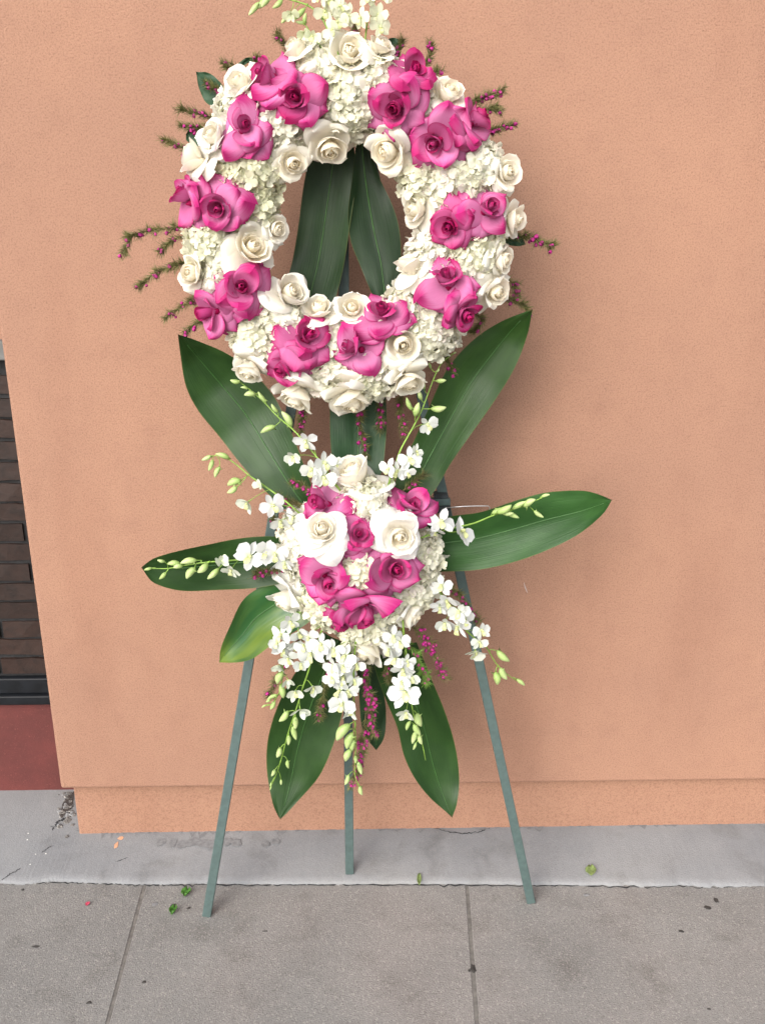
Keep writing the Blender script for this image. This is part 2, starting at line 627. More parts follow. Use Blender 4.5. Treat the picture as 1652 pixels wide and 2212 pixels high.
# concrete ledge along the foot of the wall
ledge = tag(empty('concrete_ledge', (0, -0.1, 0)), 'smooth blue grey concrete ledge between the plastered wall and the pavement', None, None, 'structure')
front_px = [(-3200, 1906), (-1500, 1907), (-500, 1908), (-60, 1907), (0, 1908), (55, 1911), (105, 1905), (150, 1906), (230, 1909), (330, 1911), (420, 1909), (500, 1910), (620, 1911), (720, 1911), (850, 1910),
            (1000, 1910), (1150, 1912), (1300, 1914), (1480, 1915), (1652, 1915), (1800, 1916), (2300, 1917)]
fr = []
rg = random.Random(4)
for p in catmull([np.array([a, b, 0.0]) for a, b in front_px], 420):
    q = atz(p[0], p[1], 0.0)
    rough_right = 0.0022 if p[0] > 1280 else 0.0005
    fr.append((q[0], q[1] + rg.gauss(0, rough_right)))
vs, fs = [], []
NL = 7
prof = [(0.0, -0.028), (0.0, 0.004), (0.005, 0.0080), (0.018, 0.0110), (0.09, 0.018), (0.17, LZ - 0.002), (0.60, LZ + 0.008)]
for (x, y) in fr:
    for (dy, z) in prof:
        jit = rg.gauss(0, 0.0008) if 0 < z < 0.012 else 0
        vs.append((x, y + dy + jit + 0.1, z + jit * 0.6))
for i in range(len(fr) - 1):
    for j in range(NL - 1):
        a = i * NL + j
        fs.append((a, a + NL, a + NL + 1, a + 1))
obj('ledge_slab', mesh('ledge_slab', vs, fs, None, M['ledge'], True), ledge)


def ledge_z(x, y):
    yf = np.interp(x, [p[0] for p in fr], [p[1] for p in fr])
    return float(np.interp(y - yf, [q[0] for q in prof[1:]], [q[1] for q in prof[1:]]))


def on_ledge(px, py):
    p = atz(px, py, 0.02)
    for _ in range(4):
        p = atz(px, py, ledge_z(p[0], p[1]))
    return p


def strip(pix, wid, mat, name, parent, lift, off, zfun=None, seed=0, n=40):
    """a thin irregular ribbon lying on the ledge or the pavement"""
    rg = random.Random(seed)
    pts = [(on_ledge(a, b) if zfun is None else atz(a, b, zfun)) for a, b in pix]
    pts = catmull(pts, n)
    vs, fs = [], []
    for i, p in enumerate(pts):
        t = pts[min(i + 1, n - 1)] - pts[max(i - 1, 0)]
        nrm = np.array([-t[1], t[0], 0])
        nrm /= np.linalg.norm(nrm) + 1e-9
        w = wid * (0.35 + rg.random()) * min(1, 6 * i / n + .1, 6 * (n - i) / n + .1)
        j = nrm * rg.gauss(0, wid * 0.6)
        for s in (-.5, .5):
            q = p + j + nrm * w * s
            zz = (ledge_z(q[0], q[1]) if zfun is None else zfun) + lift
            vs.append((q[0] - off[0], q[1] - off[1], zz - off[2]))
    for i in range(n - 1):
        fs.append((2 * i, 2 * i + 2, 2 * i + 3, 2 * i + 1))
    return obj(name, mesh(name, vs, fs, None, mat, False), parent)


LO = (0, -0.1, 0)
strip([(885, 1781), (930, 1786), (960, 1795), (1000, 1800), (1035, 1797), (1060, 1786)], 0.0028, M['crack'], 'crack', ledge, 0.0012, LO, None, 1)
strip([(165, 1795), (300, 1794), (520, 1791), (826, 1787), (1150, 1782), (1400, 1778), (1652, 1775)], 0.016, M['stain'], 'dirt_line', ledge, 0.0010, LO, None, 22, 160)
strip([(165, 1790), (300, 1790), (520, 1788), (826, 1783), (1150, 1779), (1400, 1775), (1652, 1772)], 0.006, M['crack'], 'crack', ledge, 0.0014, LO, None, 2, 120)
strip([(112, 1795), (130, 1775), (150, 1760), (158, 1735)], 0.006, M['crack'], 'crack', ledge, 0.0015, LO, None, 3)
strip([(90, 1842), (100, 1836), (112, 1828)], 0.002, M['crack'], 'crack', ledge, 0.0012, LO, None, 5, 14)
strip([(250, 1862), (262, 1858), (276, 1852)], 0.002, M['crack'], 'crack', ledge, 0.0012, LO, None, 6, 14)
strip([(2, 1905), (22, 1890), (45, 1876)], 0.003, M['crack'], 'crack', ledge, 0.0012, LO, None, 7, 20)
strip([(170, 1796), (200, 1794), (270, 1795)], 0.003, M['crack'], 'crack', ledge, 0.0012, LO, None, 8, 30)
strip([(0, 1911.5), (150, 1908), (330, 1913), (500, 1912), (826, 1912.5), (1150, 1913.5), (1400, 1916), (1652, 1917)], 0.004, M['crack'], 'crack', pave, 0.0012, (0, -1, 0), 0.0, 9, 200)


def blob_flat(name, px, py, wpx, hpx, mat, parent, lift, z=None, seed=0, thick=0.0):
    """an irregular flat patch or lump on the ground; returns its centre"""
    rg = random.Random(seed)
    c = on_ledge(px, py) if z is None else atz(px, py, z)
    ex = atz(px + wpx / 2, py, c[2])[0] - c[0]
    ey = abs(atz(px, py - hpx / 2, c[2])[1] - c[1])
    n = 14
    rr = [0.75 + 0.5 * rg.random() for _ in range(n)]
    vs = [(0, 0, lift + thick)]
    for ring, k in ((1, 0.6), (2, 1.0)):
        for i in range(n):
            th = 2 * math.pi * i / n
            vs.append((ex * k * rr[i] * math.cos(th), ey * k * rr[i] * math.sin(th), lift + (thick * (0.8 + 0.3 * rg.random()) if ring == 1 else 0)))
    fs = [(0, 1 + i, 1 + (i + 1) % n) for i in range(n)]
    fs += [(1 + i, 1 + n + i, 1 + n + (i + 1) % n, 1 + (i + 1) % n) for i in range(n)]
    if z is None:
        vs = [(a, b, cc + ledge_z(c[0] + a, c[1] + b) - c[2]) for a, b, cc in vs]
    off = Vector(c) - (parent.location if parent else Vector((0, 0, 0)))
    return obj(name, mesh(name, vs, fs, None, mat, True), parent, off)


# damp row of stains, paint drops on the ledge
for i, (px, w) in enumerate([(347, 26), (374, 20), (395, 32), (415, 40), (437, 40), (460, 40), (485, 40), (510, 30), (573, 24), (596, 24)]):
    blob_flat('stain', px, 1822 + (i % 3 - 1) * 3, w * .8, 16 if i < 8 else 12, M['stain'], ledge, 0.0011 + 0.0002 * i, None, i)
blob_flat('paint_drop', 252, 1826, 9, 13, M['orangepaint'], ledge, 0.0012, None, 31)
blob_flat('paint_drop', 262, 1811, 14, 6, M['orangepaint'], ledge, 0.0012, None, 32)
for i, (px, py) in enumerate([(62, 1801), (60, 1815), (78, 1846), (100, 1845), (66, 1868), (307, 1796), (1117, 1842)]):
    blob_flat('paint_fleck', px, py, 3.2, 1.6, M['white'], ledge, 0.0015, None, 40 + i)
# broken corner of the ledge beside the plinth: heaped crumbs of concrete
rgc = random.Random(9)
pc0 = on_ledge(150, 1760)
for i in range(60):
    px, py = rgc.gauss(146, 9), rgc.gauss(1748, 20)
    if px > 160: px = 160 - rgc.random() * 12
    py = max(py, 1714)
    c = on_ledge(px, py)
    r = rgc.uniform(0.002, 0.008)
    vs = []
    for a in range(5):
        for b in range(7):
            th, ph = math.pi * a / 4, 2 * math.pi * b / 7
            q = r * rgc.uniform(.7, 1.25)
            vs.append((q * math.sin(th) * math.cos(ph), q * math.sin(th) * math.sin(ph), 0.55 * q * math.cos(th)))
    fs = [(a * 7 + b, (a + 1) * 7 + b, (a + 1) * 7 + (b + 1) % 7, a * 7 + (b + 1) % 7) for a in range(4) for b in range(7)]
    obj('concrete_crumb', mesh('concrete_crumb', vs, fs, None, M['rubble' if i % 3 else 'ledge'], False), ledge, Vector(c) - ledge.location)
blob_flat('broken_hollow', 146, 1738, 20, 50, M['hollow'], ledge, 0.0018, None, 77)

# stucco wall with set-back plinth
wall = tag(empty('plastered_wall', (WX0, 0, 0)), 'salmon orange stucco wall with a set-back base strip, behind the flower stand', 'wall')
b = MB(); b.box((0, 0, WZ0), (6.0, 0.40, 4.2))
o = obj('wall_face', b.mesh('wall_face', M['stucco'], False), wall); bevel(o, 0.008, 3)
b = MB(); b.box((PX0 - WX0, PLY, -0.02), (6.0, 0.40, WZ0 - 0.0005))
o = obj('wall_base', b.mesh('wall_base', M['plinth'], False), wall); bevel(o, 0.005, 3)
# the pale scratch in the plaster
vs, fs = [], []
pts = [(1131, 1258), (1132, 1263), (1134, 1269), (1137, 1277), (1139, 1281)]
for i, (a, c) in enumerate(pts):
    w = [.6, 1.6, 2.6, 2.0, .6][i]
    for s in (-.5, .5):
        q = at(a + s * w, c, -0.0015)
        vs.append((q[0] - WX0, q[1], q[2]))
fs = [(2 * i, 2 * i + 1, 2 * i + 3, 2 * i + 2) for i in range(len(pts) - 1)]
obj('scratch', mesh('scratch', vs, fs, None, M['scratch'], False), wall)

# red base wall, black sill and dark brick panel to the left
zt = at(60, 1515, YB)[2]
zs = at(60, 1470, YB - 0.02)[2]
red = tag(empty('red_base_wall', (WX0 - 0.8, YB, 0)), 'dark red painted base wall under the brick panel, left of the stucco corner', 'wall')
b = MB(); b.box((-2.0, 0, -0.02), (0.95, 0.3, zt))
obj('wall_face', b.mesh('red_wall_face', M['red'], False), red)
panel = tag(empty('brick_panel', (WX0 - 0.8, YB, zt)), 'panel of long dark brown bricks with black sill, left of the stucco corner', 'brick wall')
b = MB(); b.box((-2.0, -0.022, 0.0005), (0.95, 0.10, 0.028))
b.box((-2.0, -0.010, 0.0285), (0.95, 0.10, zs - zt))
o = obj('sill', b.mesh('sill', M['black'], False), panel); bevel(o, 0.004, 2)
ZTOP = at(0, 775, YB)[2] - zt
b = MB(); b.box((-2.0, 0.007, zs - zt + 0.0005), (0.95, 0.2, ZTOP))
obj('mortar_bed', b.mesh('mortar_bed', M['mortar'], False), panel)
rgb_ = random.Random(12)
bm_var = []
for kx in range(4):
    L_, H_ = 0.207, 0.0445
    vs = []
    for x in np.linspace(0, L_, 6):
        for (yy, zz) in ((0.03, 0), (0, 0), (0, H_), (0.03, H_)):
            vs.append((x, yy + rgb_.gauss(0, .0008), zz + rgb_.gauss(0, 0.0012)))
    fs = []
    for i in range(5):
        for j in range(4):
            fs.append((i * 4 + j, i * 4 + (j + 1) % 4, (i + 1) * 4 + (j + 1) % 4, (i + 1) * 4 + j))
    fs += [(3, 2, 1, 0), (20, 21, 22, 23)]
    bm_var.append(mesh('brick', vs, fs, None, M['brick'], False))
z = zs - zt + 0.010
row = 0
while z + 0.045 < ZTOP:
    x = -1.98 + (0.108 if row % 2 else 0.0) + rgb_.uniform(-.012, .012)
    while x < 0.93:
        obj('brick', bm_var[rgb_.randrange(4)], panel, (x, rgb_.uniform(-.002, .002), z + rgb_.uniform(-.0015, .0015)))
        x += 0.216
    z += 0.0535
    row += 1
b = MB(); b.box((-2.0, -0.03, ZTOP + 0.0005), (0.95, 0.2, ZTOP + 0.045))
o = obj('lintel', b.mesh('lintel', M['palestone'], False), panel); bevel(o, 0.004, 2)
b = MB(); b.box((-2.0, 0.0, ZTOP + 0.0455), (0.95, 0.2, ZTOP + 3.0))
obj('upper_wall', b.mesh('upper_wall', M['stucco'], False), panel)

# ------------------------------------------------------------------ easel
footL, footR = atz(447, 1976, 0.0), atz(1146, 1947, 0.0)
footB = on_ledge(755, 1884)
easel = tag(empty('floral_easel', Vector((footL + footR) / 2)), 'green grey painted three-legged wooden easel carrying the wreath and spray', 'easel')
eo = (footL + footR) / 2
LEGW = 0.0205


def leg(foot, via, top_z, side=(1, 0, 0)):
    d = via - foot
    top = foot + d * ((top_z - foot[2]) / d[2])
    lb = MB(); lb.beam(foot - eo + np.array([0, 0, 0.0]), top - eo, LEGW, LEGW * 0.9, side)
    o = obj('leg', lb.mesh('leg', M['easel'], False), easel)
    bevel(o, 0.0018, 2)
    return top


viaL, viaR, viaB = at(629, 885, -0.155), at(949, 1035, -0.165), at(742, 560, -0.115)
topL = leg(footL, viaL, 1.66)
topR = leg(footR, viaR, 1.66)
topB = leg(footB, viaB, 1.70, (1, 0.05, 0))
cb = MB()
ca = footL + (viaL - footL) * ((0.835 - footL[2]) / (viaL - footL)[2])
cr = footR + (viaR - footR) * ((0.835 - footR[2]) / (viaR - footR)[2])
ca = at(588, 1092, ca[1] - 0.016); cr = at(972, 1083, cr[1] - 0.018)
cb.beam(ca - eo, cr - eo, 0.014, 0.014, (0, 0, 1))
o = obj('crossbar', cb.mesh('crossbar', M['easel'], False), easel); bevel(o, 0.0015, 2)
wr = MB()
for k_ in range(5):
    pz = at(951 + k_ * 1.5, 1068 + k_ * 8, cr[1] + 0.012)
    wr.box(pz - eo - np.array([0.014 + .001 * (k_ % 2), 0.014 + .002 * (k_ % 2), 0.0038]), pz - eo + np.array([0.0135 + .0015 * (k_ % 2), 0.013, 0.0036]))
obj('joint_wrap', wr.mesh('joint_wrap', M['wrap'], False), easel)
wm = MB()
wy = cr[1] - 0.008
wm.tube([at(962, 1097, wy) - eo, at(1000, 1094, wy) - eo, at(1030, 1093, wy) - eo, at(1054, 1093, wy) - eo, at(1057, 1096, wy) - eo, at(1057, 1108, wy) - eo], 0.0011, 6)
obj('wire_hook', wm.mesh('wire_hook', M['wire']), easel)

# ------------------------------------------------------------------ wreath and spray shape
WC, WRAD = (745, 492), (252, 285)
WY = -0.225                                             # plane of the wreath's tube
BC, BRAD = (780, 1212), (195, 225)
BY = -0.245


def wreath_at(px, py, proud=0.0):
    dx, dy = px - WC[0], py - WC[1]
    rho = math.hypot(dx / WRAD[0], dy / WRAD[1])
    t = max(-0.97, min(0.97, (rho - 1) * 265 / 135))
    l = math.hypot(dx, dy)
    n = np.array([dx / l * t * 0.85, -math.sqrt(1 - (t * 0.85) ** 2), -dy / l * t * 0.85])
    Y = WY - 0.070 * math.sqrt(1 - t * t) - proud
    return at(px, py, Y), n


def spray_at(px, py, proud=0.0):
    dx, dy = (px - BC[0]) / BRAD[0], (py - BC[1]) / BRAD[1]
    rho = min(0.98, math.hypot(dx, dy))
    l = math.hypot(dx, dy) + 1e-6
    k = 0.85 * rho
    n = np.array([dx / l * k, -math.sqrt(1 - k * k), -dy / l * k + 0.22])
    n /= np.linalg.norm(n)
    Y = BY - 0.135 * math.sqrt(1 - rho * rho) - proud
    return at(px, py, Y), n


# foam bases that hold the stems
vs, fs = [], []
NA, NB = 40, 10
for i in range(NA):
    th = 2 * math.pi * i / NA
    c = at(WC[0] + WRAD[0] * math.cos(th), WC[1] + WRAD[1] * math.sin(th), WY)
    rad = np.array([math.cos(th), 0, -math.sin(th)])
    for j in range(NB):
        ph = 2 * math.pi * j / NB
        vs.append(c + rad * 0.050 * math.cos(ph) + np.array([0, 0.040 * math.sin(ph), 0]))
for i in range(NA):
    for j in range(NB):
        fs.append((i * NB + j, ((i + 1) % NA) * NB + j, ((i + 1) % NA) * NB + (j + 1) % NB, i * NB + (j + 1) % NB))
c0 = at(*WC, WY)
wb = obj('wreath_base', mesh('wreath_base', [np.array(v) - c0 for v in vs], fs, None, M['foam']), None, Vector(c0))
tag(wb, 'oval green foam ring under the wreath flowers, showing in the gaps between them', 'wreath')
wh = MB(); wh.tube([at(745, 232, WY + .03) - c0, at(748, 200, WY + .06) - c0, at(750, 190, -0.125) - c0], 0.004, 6)
obj('hanger', wh.mesh('hanger', M['wire']), wb)
c1 = at(*BC, BY + 0.01)
vs, fs = [], []
for a in range(9):
    for b_ in range(16):
        th, ph = math.pi * a / 8, 2 * math.pi * b_ / 16
        vs.append((0.105 * math.sin(th) * math.cos(ph), -0.085 * math.cos(th), 0.13 * math.sin(th) * math.sin(ph)))
fs = [(a * 16 + b_, (a + 1) * 16 + b_, (a + 1) * 16 + (b_ + 1) % 16, a * 16 + (b_ + 1) % 16) for a in range(8) for b_ in range(16)]
sb = obj('spray_base', mesh('spray_base', vs, fs, None, M['foam']), None, Vector(c1))
tag(sb, 'green foam block behind the lower flower spray, glimpsed between its stems', 'foam block')


# ------------------------------------------------------------------ roses
def petal(rg, r0, z0, L, th0, th1, p, W, wrapk, wrapmin, back, alpha, ruf, tip, nu=8, nv=9, peak=0.6, tilt=None, pe=2.4):
    t_ = np.linspace(0, 1, nv + 1)
    s = 0.45 * t_ + 0.55 * np.sin(t_ * math.pi / 2)
    ds = np.diff(s)
    th = th0 + (th1 - th0) * s ** p
    mid = 0.5 * (th[1:] + th[:-1])
    rho = r0 + np.concatenate([[0], np.cumsum(np.sin(mid) * ds)]) * L
    z = z0 + np.concatenate([[0], np.cumsum(np.cos(mid) * ds)]) * L
    w = W * (0.30 + 0.70 * np.sin(np.minimum(s / peak, 1) * math.pi / 2))
    k = np.clip((s - peak) / (1 - peak), 0, 1)
    w = w * np.maximum(1 - k ** pe, 0) ** tip
    u = np.linspace(-1, 1, nu + 1)
    U, S = np.meshgrid(u, s)
    RHO, Zz, Wd, TH = (np.repeat(a[:, None], nu + 1, 1) for a in (rho, z, w, th))
    X = U * Wd
    RC = np.maximum(np.abs(RHO) * wrapk, wrapmin)
    PH = np.clip(X / RC, -2.7, 2.7)
    asym = rg.uniform(-0.5, 0.5)
    bk = back * (np.abs(U + 0.25 * asym) ** 2.6) * S ** 1.3 * (1 - 0.35 * S)
    ph0, ph1 = rg.uniform(0, 6.3), rg.uniform(0, 6.3)
    rf = ruf * S ** 1.6 * (np.sin(U * 3.6 + ph0) * 0.6 + np.sin(U * 7.5 + ph1 + 2 * S) * 0.4 * np.abs(U))
    crease = rg.gauss(0, 0.10) * min(1.0, ruf * 14)
    d = bk + rf + crease * np.abs(U - 0.3 * asym) * S
    pr = RHO - RC * (1 - np.cos(PH)) + d * np.cos(TH)
    pt = RC * np.sin(PH)
    pz = Zz - d * np.sin(TH)
    ca_, sa_ = math.cos(alpha), math.sin(alpha)
    P = np.stack([pr * ca_ - pt * sa_, pr * sa_ + pt * ca_, pz], -1).reshape(-1, 3)
    if tilt is not None:
        P = P @ np.array(tilt.to_3x3()).T
    uv = np.stack([0.5 + 0.5 * U, S], -1).reshape(-1, 2)
    fs = [(j * (nu + 1) + i, j * (nu + 1) + i + 1, (j + 1) * (nu + 1) + i + 1, (j + 1) * (nu + 1) + i) for j in range(nv) for i in range(nu)]
    return P, fs, uv


D2 = R


def rose(kind, p, n, rad, seed, label, group, open_=0.5, deep=0.5, spin=None):
    rg = random.Random(seed * 7919 + (1 if kind == 'pink' else 2))
    n = (Vector(n).normalized() + Vector((rg.gauss(0, .16), 0, rg.gauss(0, .16)))).normalized()
    base = Vector(p) - n * rad * 0.45
    root = empty('rose', base)
    root.matrix_world = trs(base, frame(n, rg.uniform(0, 6.28) if spin is None else spin), rad)
    tag(root, label, 'rose', group)
    mat = M[kind]
    o_ = open_
    layers = []      # n, r0, z0, L, th0, th1, p, W, wrapk, wrapmin, back, ruf, tip, layer(0 core..1 outer)
    if kind == 'pink':
        layers = [
            (3, .02, .30, .50, 24, -16, 1, .30, 1.0, .09, .00, .01, .55, 0.05),
            (2 + rg.randrange(2), .06, .24, .60, 38, -8 + rg.uniform(0, 14), 1, .46, 1.0, .17, .05, .02, .66, 0.25),
            (2 + rg.randrange(2), .09, .16, .76, 50, rg.uniform(4, 26), 1, .60, 1.0, .24, .20, .05, .80, 0.6),
            (3, .09, .10, .90, 58, rg.uniform(36, 60) + 30 * o_, 1.4, .64, 1.1, .3, .42, .08, .86, 0.9),
            (4, .09, .05, .98, 68, 96 + 40 * o_, 1.6, .68, 1.3, .42, .52, .08, .90, 1.0),
            (3 + int(o_ * 2.5), .08, .0, 1.06, 80, 124 + 34 * o_, 1.7, .68, 1.5, .5, .52, .08, .94, 1.0),
        ]
    else:
        layers = [
            (3, .02, .34, .48, 24, -18, 1, .33, 1.0, .08, .00, .012, .42, 0.0),
            (3, .07, .28, .54, 40, -20, 1, .46, 1.0, .15, .00, .012, .42, 0.2),
            (4, .11, .20, .68, 54, -18, 1, .58, 1.0, .24, .03, .02, .42, 0.4),
            (4, .13, .12, .84, 60, 2 + 22 * o_, 1.1, .68, 1.0, .3, .14, .035, .5, 0.6),
            (4, .10, .05, .94, 68, 56 + 42 * o_, 1.3, .66, 1.1, .4, .30, .08, .66, 0.85),
            (3 + int(o_ * 2.5), .08, .0, 1.04, 80, 100 + 36 * o_, 1.5, .70, 1.3, .45, .40, .10, .74, 1.0),
        ]
    a0 = rg.uniform(0, 6.28)
    tl = 0.30 if kind == 'pink' else 0.22
    tiltm = Matrix.Rotation(rg.gauss(0, tl), 4, 'X') @ Matrix.Rotation(rg.gauss(0, tl), 4, 'Y')
    hue = rg.uniform(-1, 1)
    for li, (cnt, r0, z0, L, t0, t1, pw, W, wk, wm_, bk, rf, tp, lay) in enumerate(layers):
        for i in range(cnt):
            al = a0 + li * 2.4 + i * 2 * math.pi / cnt + rg.gauss(0, 0.12 + 0.22 * lay)
            jt = rg.gauss(0, 15 * lay + 2)
            P, F, uv = petal(rg, r0, z0 + rg.uniform(-.02, .02) * (1 + li), L * rg.uniform(.84, 1.1), D2(t0 + rg.gauss(0, 4)), D2(t1 + jt * 1.4), pw,
                             W * rg.uniform(.86, 1.12), wk, wm_, bk * rg.uniform(.5, 1.5), al, rf * rg.uniform(.6, 1.5), tp * rg.uniform(.8, 1.15),
                             10, 12 if lay > .5 else 10, rg.uniform(.52, .68), tiltm if lay < 0.7 else None, 1.55 if kind == 'pink' and lay > .5 else (1.75 if lay > .8 else 2.2))
            if kind == 'pink':
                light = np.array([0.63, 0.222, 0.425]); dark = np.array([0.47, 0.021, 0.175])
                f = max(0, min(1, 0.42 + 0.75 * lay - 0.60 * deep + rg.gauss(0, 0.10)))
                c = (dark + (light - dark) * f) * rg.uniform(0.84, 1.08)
            else:
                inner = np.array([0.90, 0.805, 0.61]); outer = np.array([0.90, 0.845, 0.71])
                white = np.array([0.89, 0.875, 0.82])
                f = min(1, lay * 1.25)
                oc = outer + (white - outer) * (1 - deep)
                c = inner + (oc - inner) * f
                c = c * (1 + 0.02 * hue)
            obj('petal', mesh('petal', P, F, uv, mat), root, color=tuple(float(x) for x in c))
    hm = MB(); hm.tube([(0, 0, 0.01), (0, 0, 0.16), (0, 0, 0.34)], [0.13, 0.11, 0.03], 8)
    obj('flower_heart', hm.mesh('flower_heart', mat), root, color=(0.44, 0.022, 0.165) if kind == 'pink' else (0.88, 0.78, 0.58))
    # green calyx behind the flower
    cm = MB(); cm.tube([(0, 0, -0.14), (0, 0, -0.06), (0, 0, 0.0)], [0.05, 0.12, 0.08], 8)
    cm.tube([(0, 0, -0.9), (0, 0, -0.1)], 0.035, 6)
    obj('stem', cm.mesh('stem', M['stem']), root)
    return root


GP = 'pink roses in the wreath'
pink_wreath = [  # px, py, diameter, open, deep, (dx, dz normal offset), label
    (588, 152, 134, .5, .55, (-.25, .35), 'hot pink rose reaching up at the top left of the wreath, bud pointing skyward'),
    (641, 208, 140, .7, .75, (0, -.1), 'deep pink wide-open rose with dark rim, lower right of the upper left pair'),
    (515, 276, 128, .45, .3, (-.1, .1), 'lone mid pink rose on the upper left of the wreath, above the greenish hydrangea'),
    (396, 442, 118, .5, .5, (-.3, -.1), 'pink rose at the far left rim of the wreath, outer one of its pair'),
    (464, 440, 130, .5, .4, (0, .05), 'pink rose with pale bud centre on the left, inner one of the far left pair'),
    (524, 628, 138, .65, .45, (.05, .1), 'pink rose with red swirl centre, upper one of the lower left pair'),
    (455, 680, 122, .4, .55, (-.3, -.2), 'rolled-petal pink rose at the lower left rim, beneath the swirl-centred one'),
    (655, 730, 134, .6, .75, (.05, .05), 'deep pink rose with dark round heart at the bottom left of the wreath'),
    (618, 788, 118, .6, .6, (-.1, -.2), 'small-hearted pink rose with pointed petals, tucked below the dark-hearted bottom rose'),
    (823, 672, 120, .5, .6, (.05, .35), 'pink rose tilted upwards on the inner bottom edge of the wreath'),
    (779, 755, 126, .6, .25, (0, 0), 'light pink rose with darker spiral bud at the bottom middle of the wreath'),
    (966, 615, 136, .65, .45, (-.05, .1), 'large pink rose with magenta centre at the lower right of the wreath'),
    (1008, 678, 104, .35, .7, (.3, -.2), 'small magenta rose on the lower right rim, leaning behind the larger rose'),
    (1054, 452, 126, .5, .35, (.15, 0), 'pink rose with round closed bud centre on the right of the wreath'),
    (970, 484, 116, .55, 1.0, (-.05, -.05), 'darkest magenta rose with tight round spiral on the right inner side of the wreath'),
    (884, 145, 124, .4, .85, (.1, .3), 'deep magenta rose at the top right, highest pink bloom on that side'),
    (856, 228, 140, .55, .5, (-.15, 0), 'pink rose with crumpled side petals at the top right, under the highest magenta bloom'),
    (955, 300, 148, .6, .35, (-.05, 0), 'biggest light pink rose with tall pointed bud on the upper right of the wreath'),
    (1032, 258, 124, .45, .6, (.3, .25), 'pink rose seen from the side on the upper right rim, beside the biggest one'),
]
for i, (px, py, d, op, dp, (nx, nz), lb) in enumerate(pink_wreath):
    p, n = wreath_at(px, py, 0.022)
    n = n * 0.75 + np.array([nx, 0, nz]) * 0.9
    rose('pink', p, n, d / 2 * mpp(p) * 1.03, i + 1, lb, GP, op, dp)

GP2 = 'pink roses in the lower spray'
pink_spray = [
    (703, 1078, 124, .35, .35, (-.25, .35), 'light pink rose facing up at the upper left of the lower spray'),
    (887, 1080, 130, .4, .3, (.35, .35), 'light pink rose facing up at the upper right of the lower spray'),
    (775, 1152, 104, .35, .6, (-.05, .1), 'pink rosebud-centred rose squeezed between the two big white roses'),
    (698, 1245, 124, .4, .4, (-.1, -.05), 'round folded pink rose on the left of the lower spray under a white rose'),
    (848, 1232, 134, .5, .45, (.1, .0), 'cupped pink rose with pale inner petal on the right of the lower spray'),
    (790, 1325, 140, .5, .4, (.05, -.45), 'large pink rose facing down at the bottom of the lower spray'),
    (729, 1352, 72, .3, .95, (-.2, -.4), 'small dark magenta rose at the bottom left of the lower spray'),
]
for i, (px, py, d, op, dp, (nx, nz), lb) in enumerate(pink_spray):
    p, n = spray_at(px, py, (0.006, 0.006, 0.014, 0.032, 0.032, 0.034, 0.016)[i])
    n = n * 0.75 + np.array([nx, 0, nz]) * 0.9
    rose('pink', p, n, d / 2 * mpp(p) * 1.04, i + 41, lb, GP2, op, dp)

GC = 'cream roses in the wreath'
cream_wreath = [
    (648, 102, 88, .15, .6, (-.3, .5), 'half-open cream rose at the top of the wreath, left of the frontal one'),
    (753, 118, 112, .5, .8, (0, .2), 'open cream rose facing forward at the very top of the wreath'),
    (822, 102, 72, .05, .7, (.25, .7), 'closed cream rosebud standing upright at the top, right of the frontal rose'),
    (520, 178, 96, .1, .5, (-.5, .4), 'pale cream rose turned aside on the upper left rim, behind the top pink rose'),
    (460, 292, 92, .5, .1, (-.4, .1), 'white rose with hanging petals beside the lone pink rose, upper left rim'),
    (420, 338, 100, .25, .5, (-.3, .1), 'plump cream rose on the left rim above the far left pink pair'),
    (632, 360, 84, .45, .7, (.15, -.15), 'cream rose on the inner upper left edge of the wreath opening'),
    (712, 316, 104, .4, .8, (0, -.3), 'cream rose hanging over the top of the wreath opening'),
    (842, 340, 114, .7, .75, (.0, -.25), 'wide ragged cream rose at the upper right of the wreath opening'),
    (966, 200, 86, .2, .7, (.15, .4), 'cream rose between two pink clusters on the top right rim'),
    (1098, 374, 86, .3, .6, (.45, .0), 'cream rose on the right rim above the round-budded pink rose'),
    (900, 458, 92, .4, .6, (-.3, .0), 'cream rose on the inner right edge, beside the darkest magenta rose'),
    (1112, 474, 78, .2, .6, (.55, 0), 'cream rose at the rightmost rim, half hidden behind the round-budded pink rose'),
    (1086, 556, 78, .3, .5, (.5, -.1), 'faded cream rose on the right rim just below the rightmost one'),
    (1070, 637, 90, .4, .6, (.25, -.1), 'cream rose with neat spiral on the lower right rim over the leaf tip'),
    (882, 580, 94, .5, .5, (-.25, .2), 'white-edged cream rose on the inner lower right edge of the opening'),
    (600, 492, 74, .6, .3, (.35, .1), 'small ruffled white rose poking into the opening from the left'),
    (545, 548, 116, .65, .6, (.05, .05), 'large cream rose with golden heart above the swirl-centred pink rose'),
    (412, 588, 90, .25, .6, (-.35, 0), 'cream rose on the left rim below the far left pink pair'),
    (622, 625, 98, .4, .4, (.25, .3), 'pale rose leaning inwards at the lower left edge of the opening'),
    (690, 668, 82, .2, .5, (.1, .4), 'small cream rose above the dark-hearted bottom pink rose'),
    (760, 660, 88, .35, .5, (-.05, .4), 'cream rose at the bottom of the opening, left of the tilted pink rose'),
    (862, 733, 106, .45, .85, (.0, .0), 'peach-cream rose with clear spiral centre at the bottom right of the wreath'),
    (536, 798, 92, .2, .6, (-.2, -.15), 'rounded cream rose on the bottom left rim beside the broad leaf'),
    (643, 856, 108, .4, .65, (-.05, -.45), 'drooping cream rose on the bottom rim under the pointed pink rose'),
    (756, 866, 110, .45, .7, (.05, -.35), 'cream rose at the lowest point of the wreath'),
    (890, 822, 94, .5, .55, (.25, -.35), 'ragged cream rose on the bottom right rim behind an orchid tip'),
]
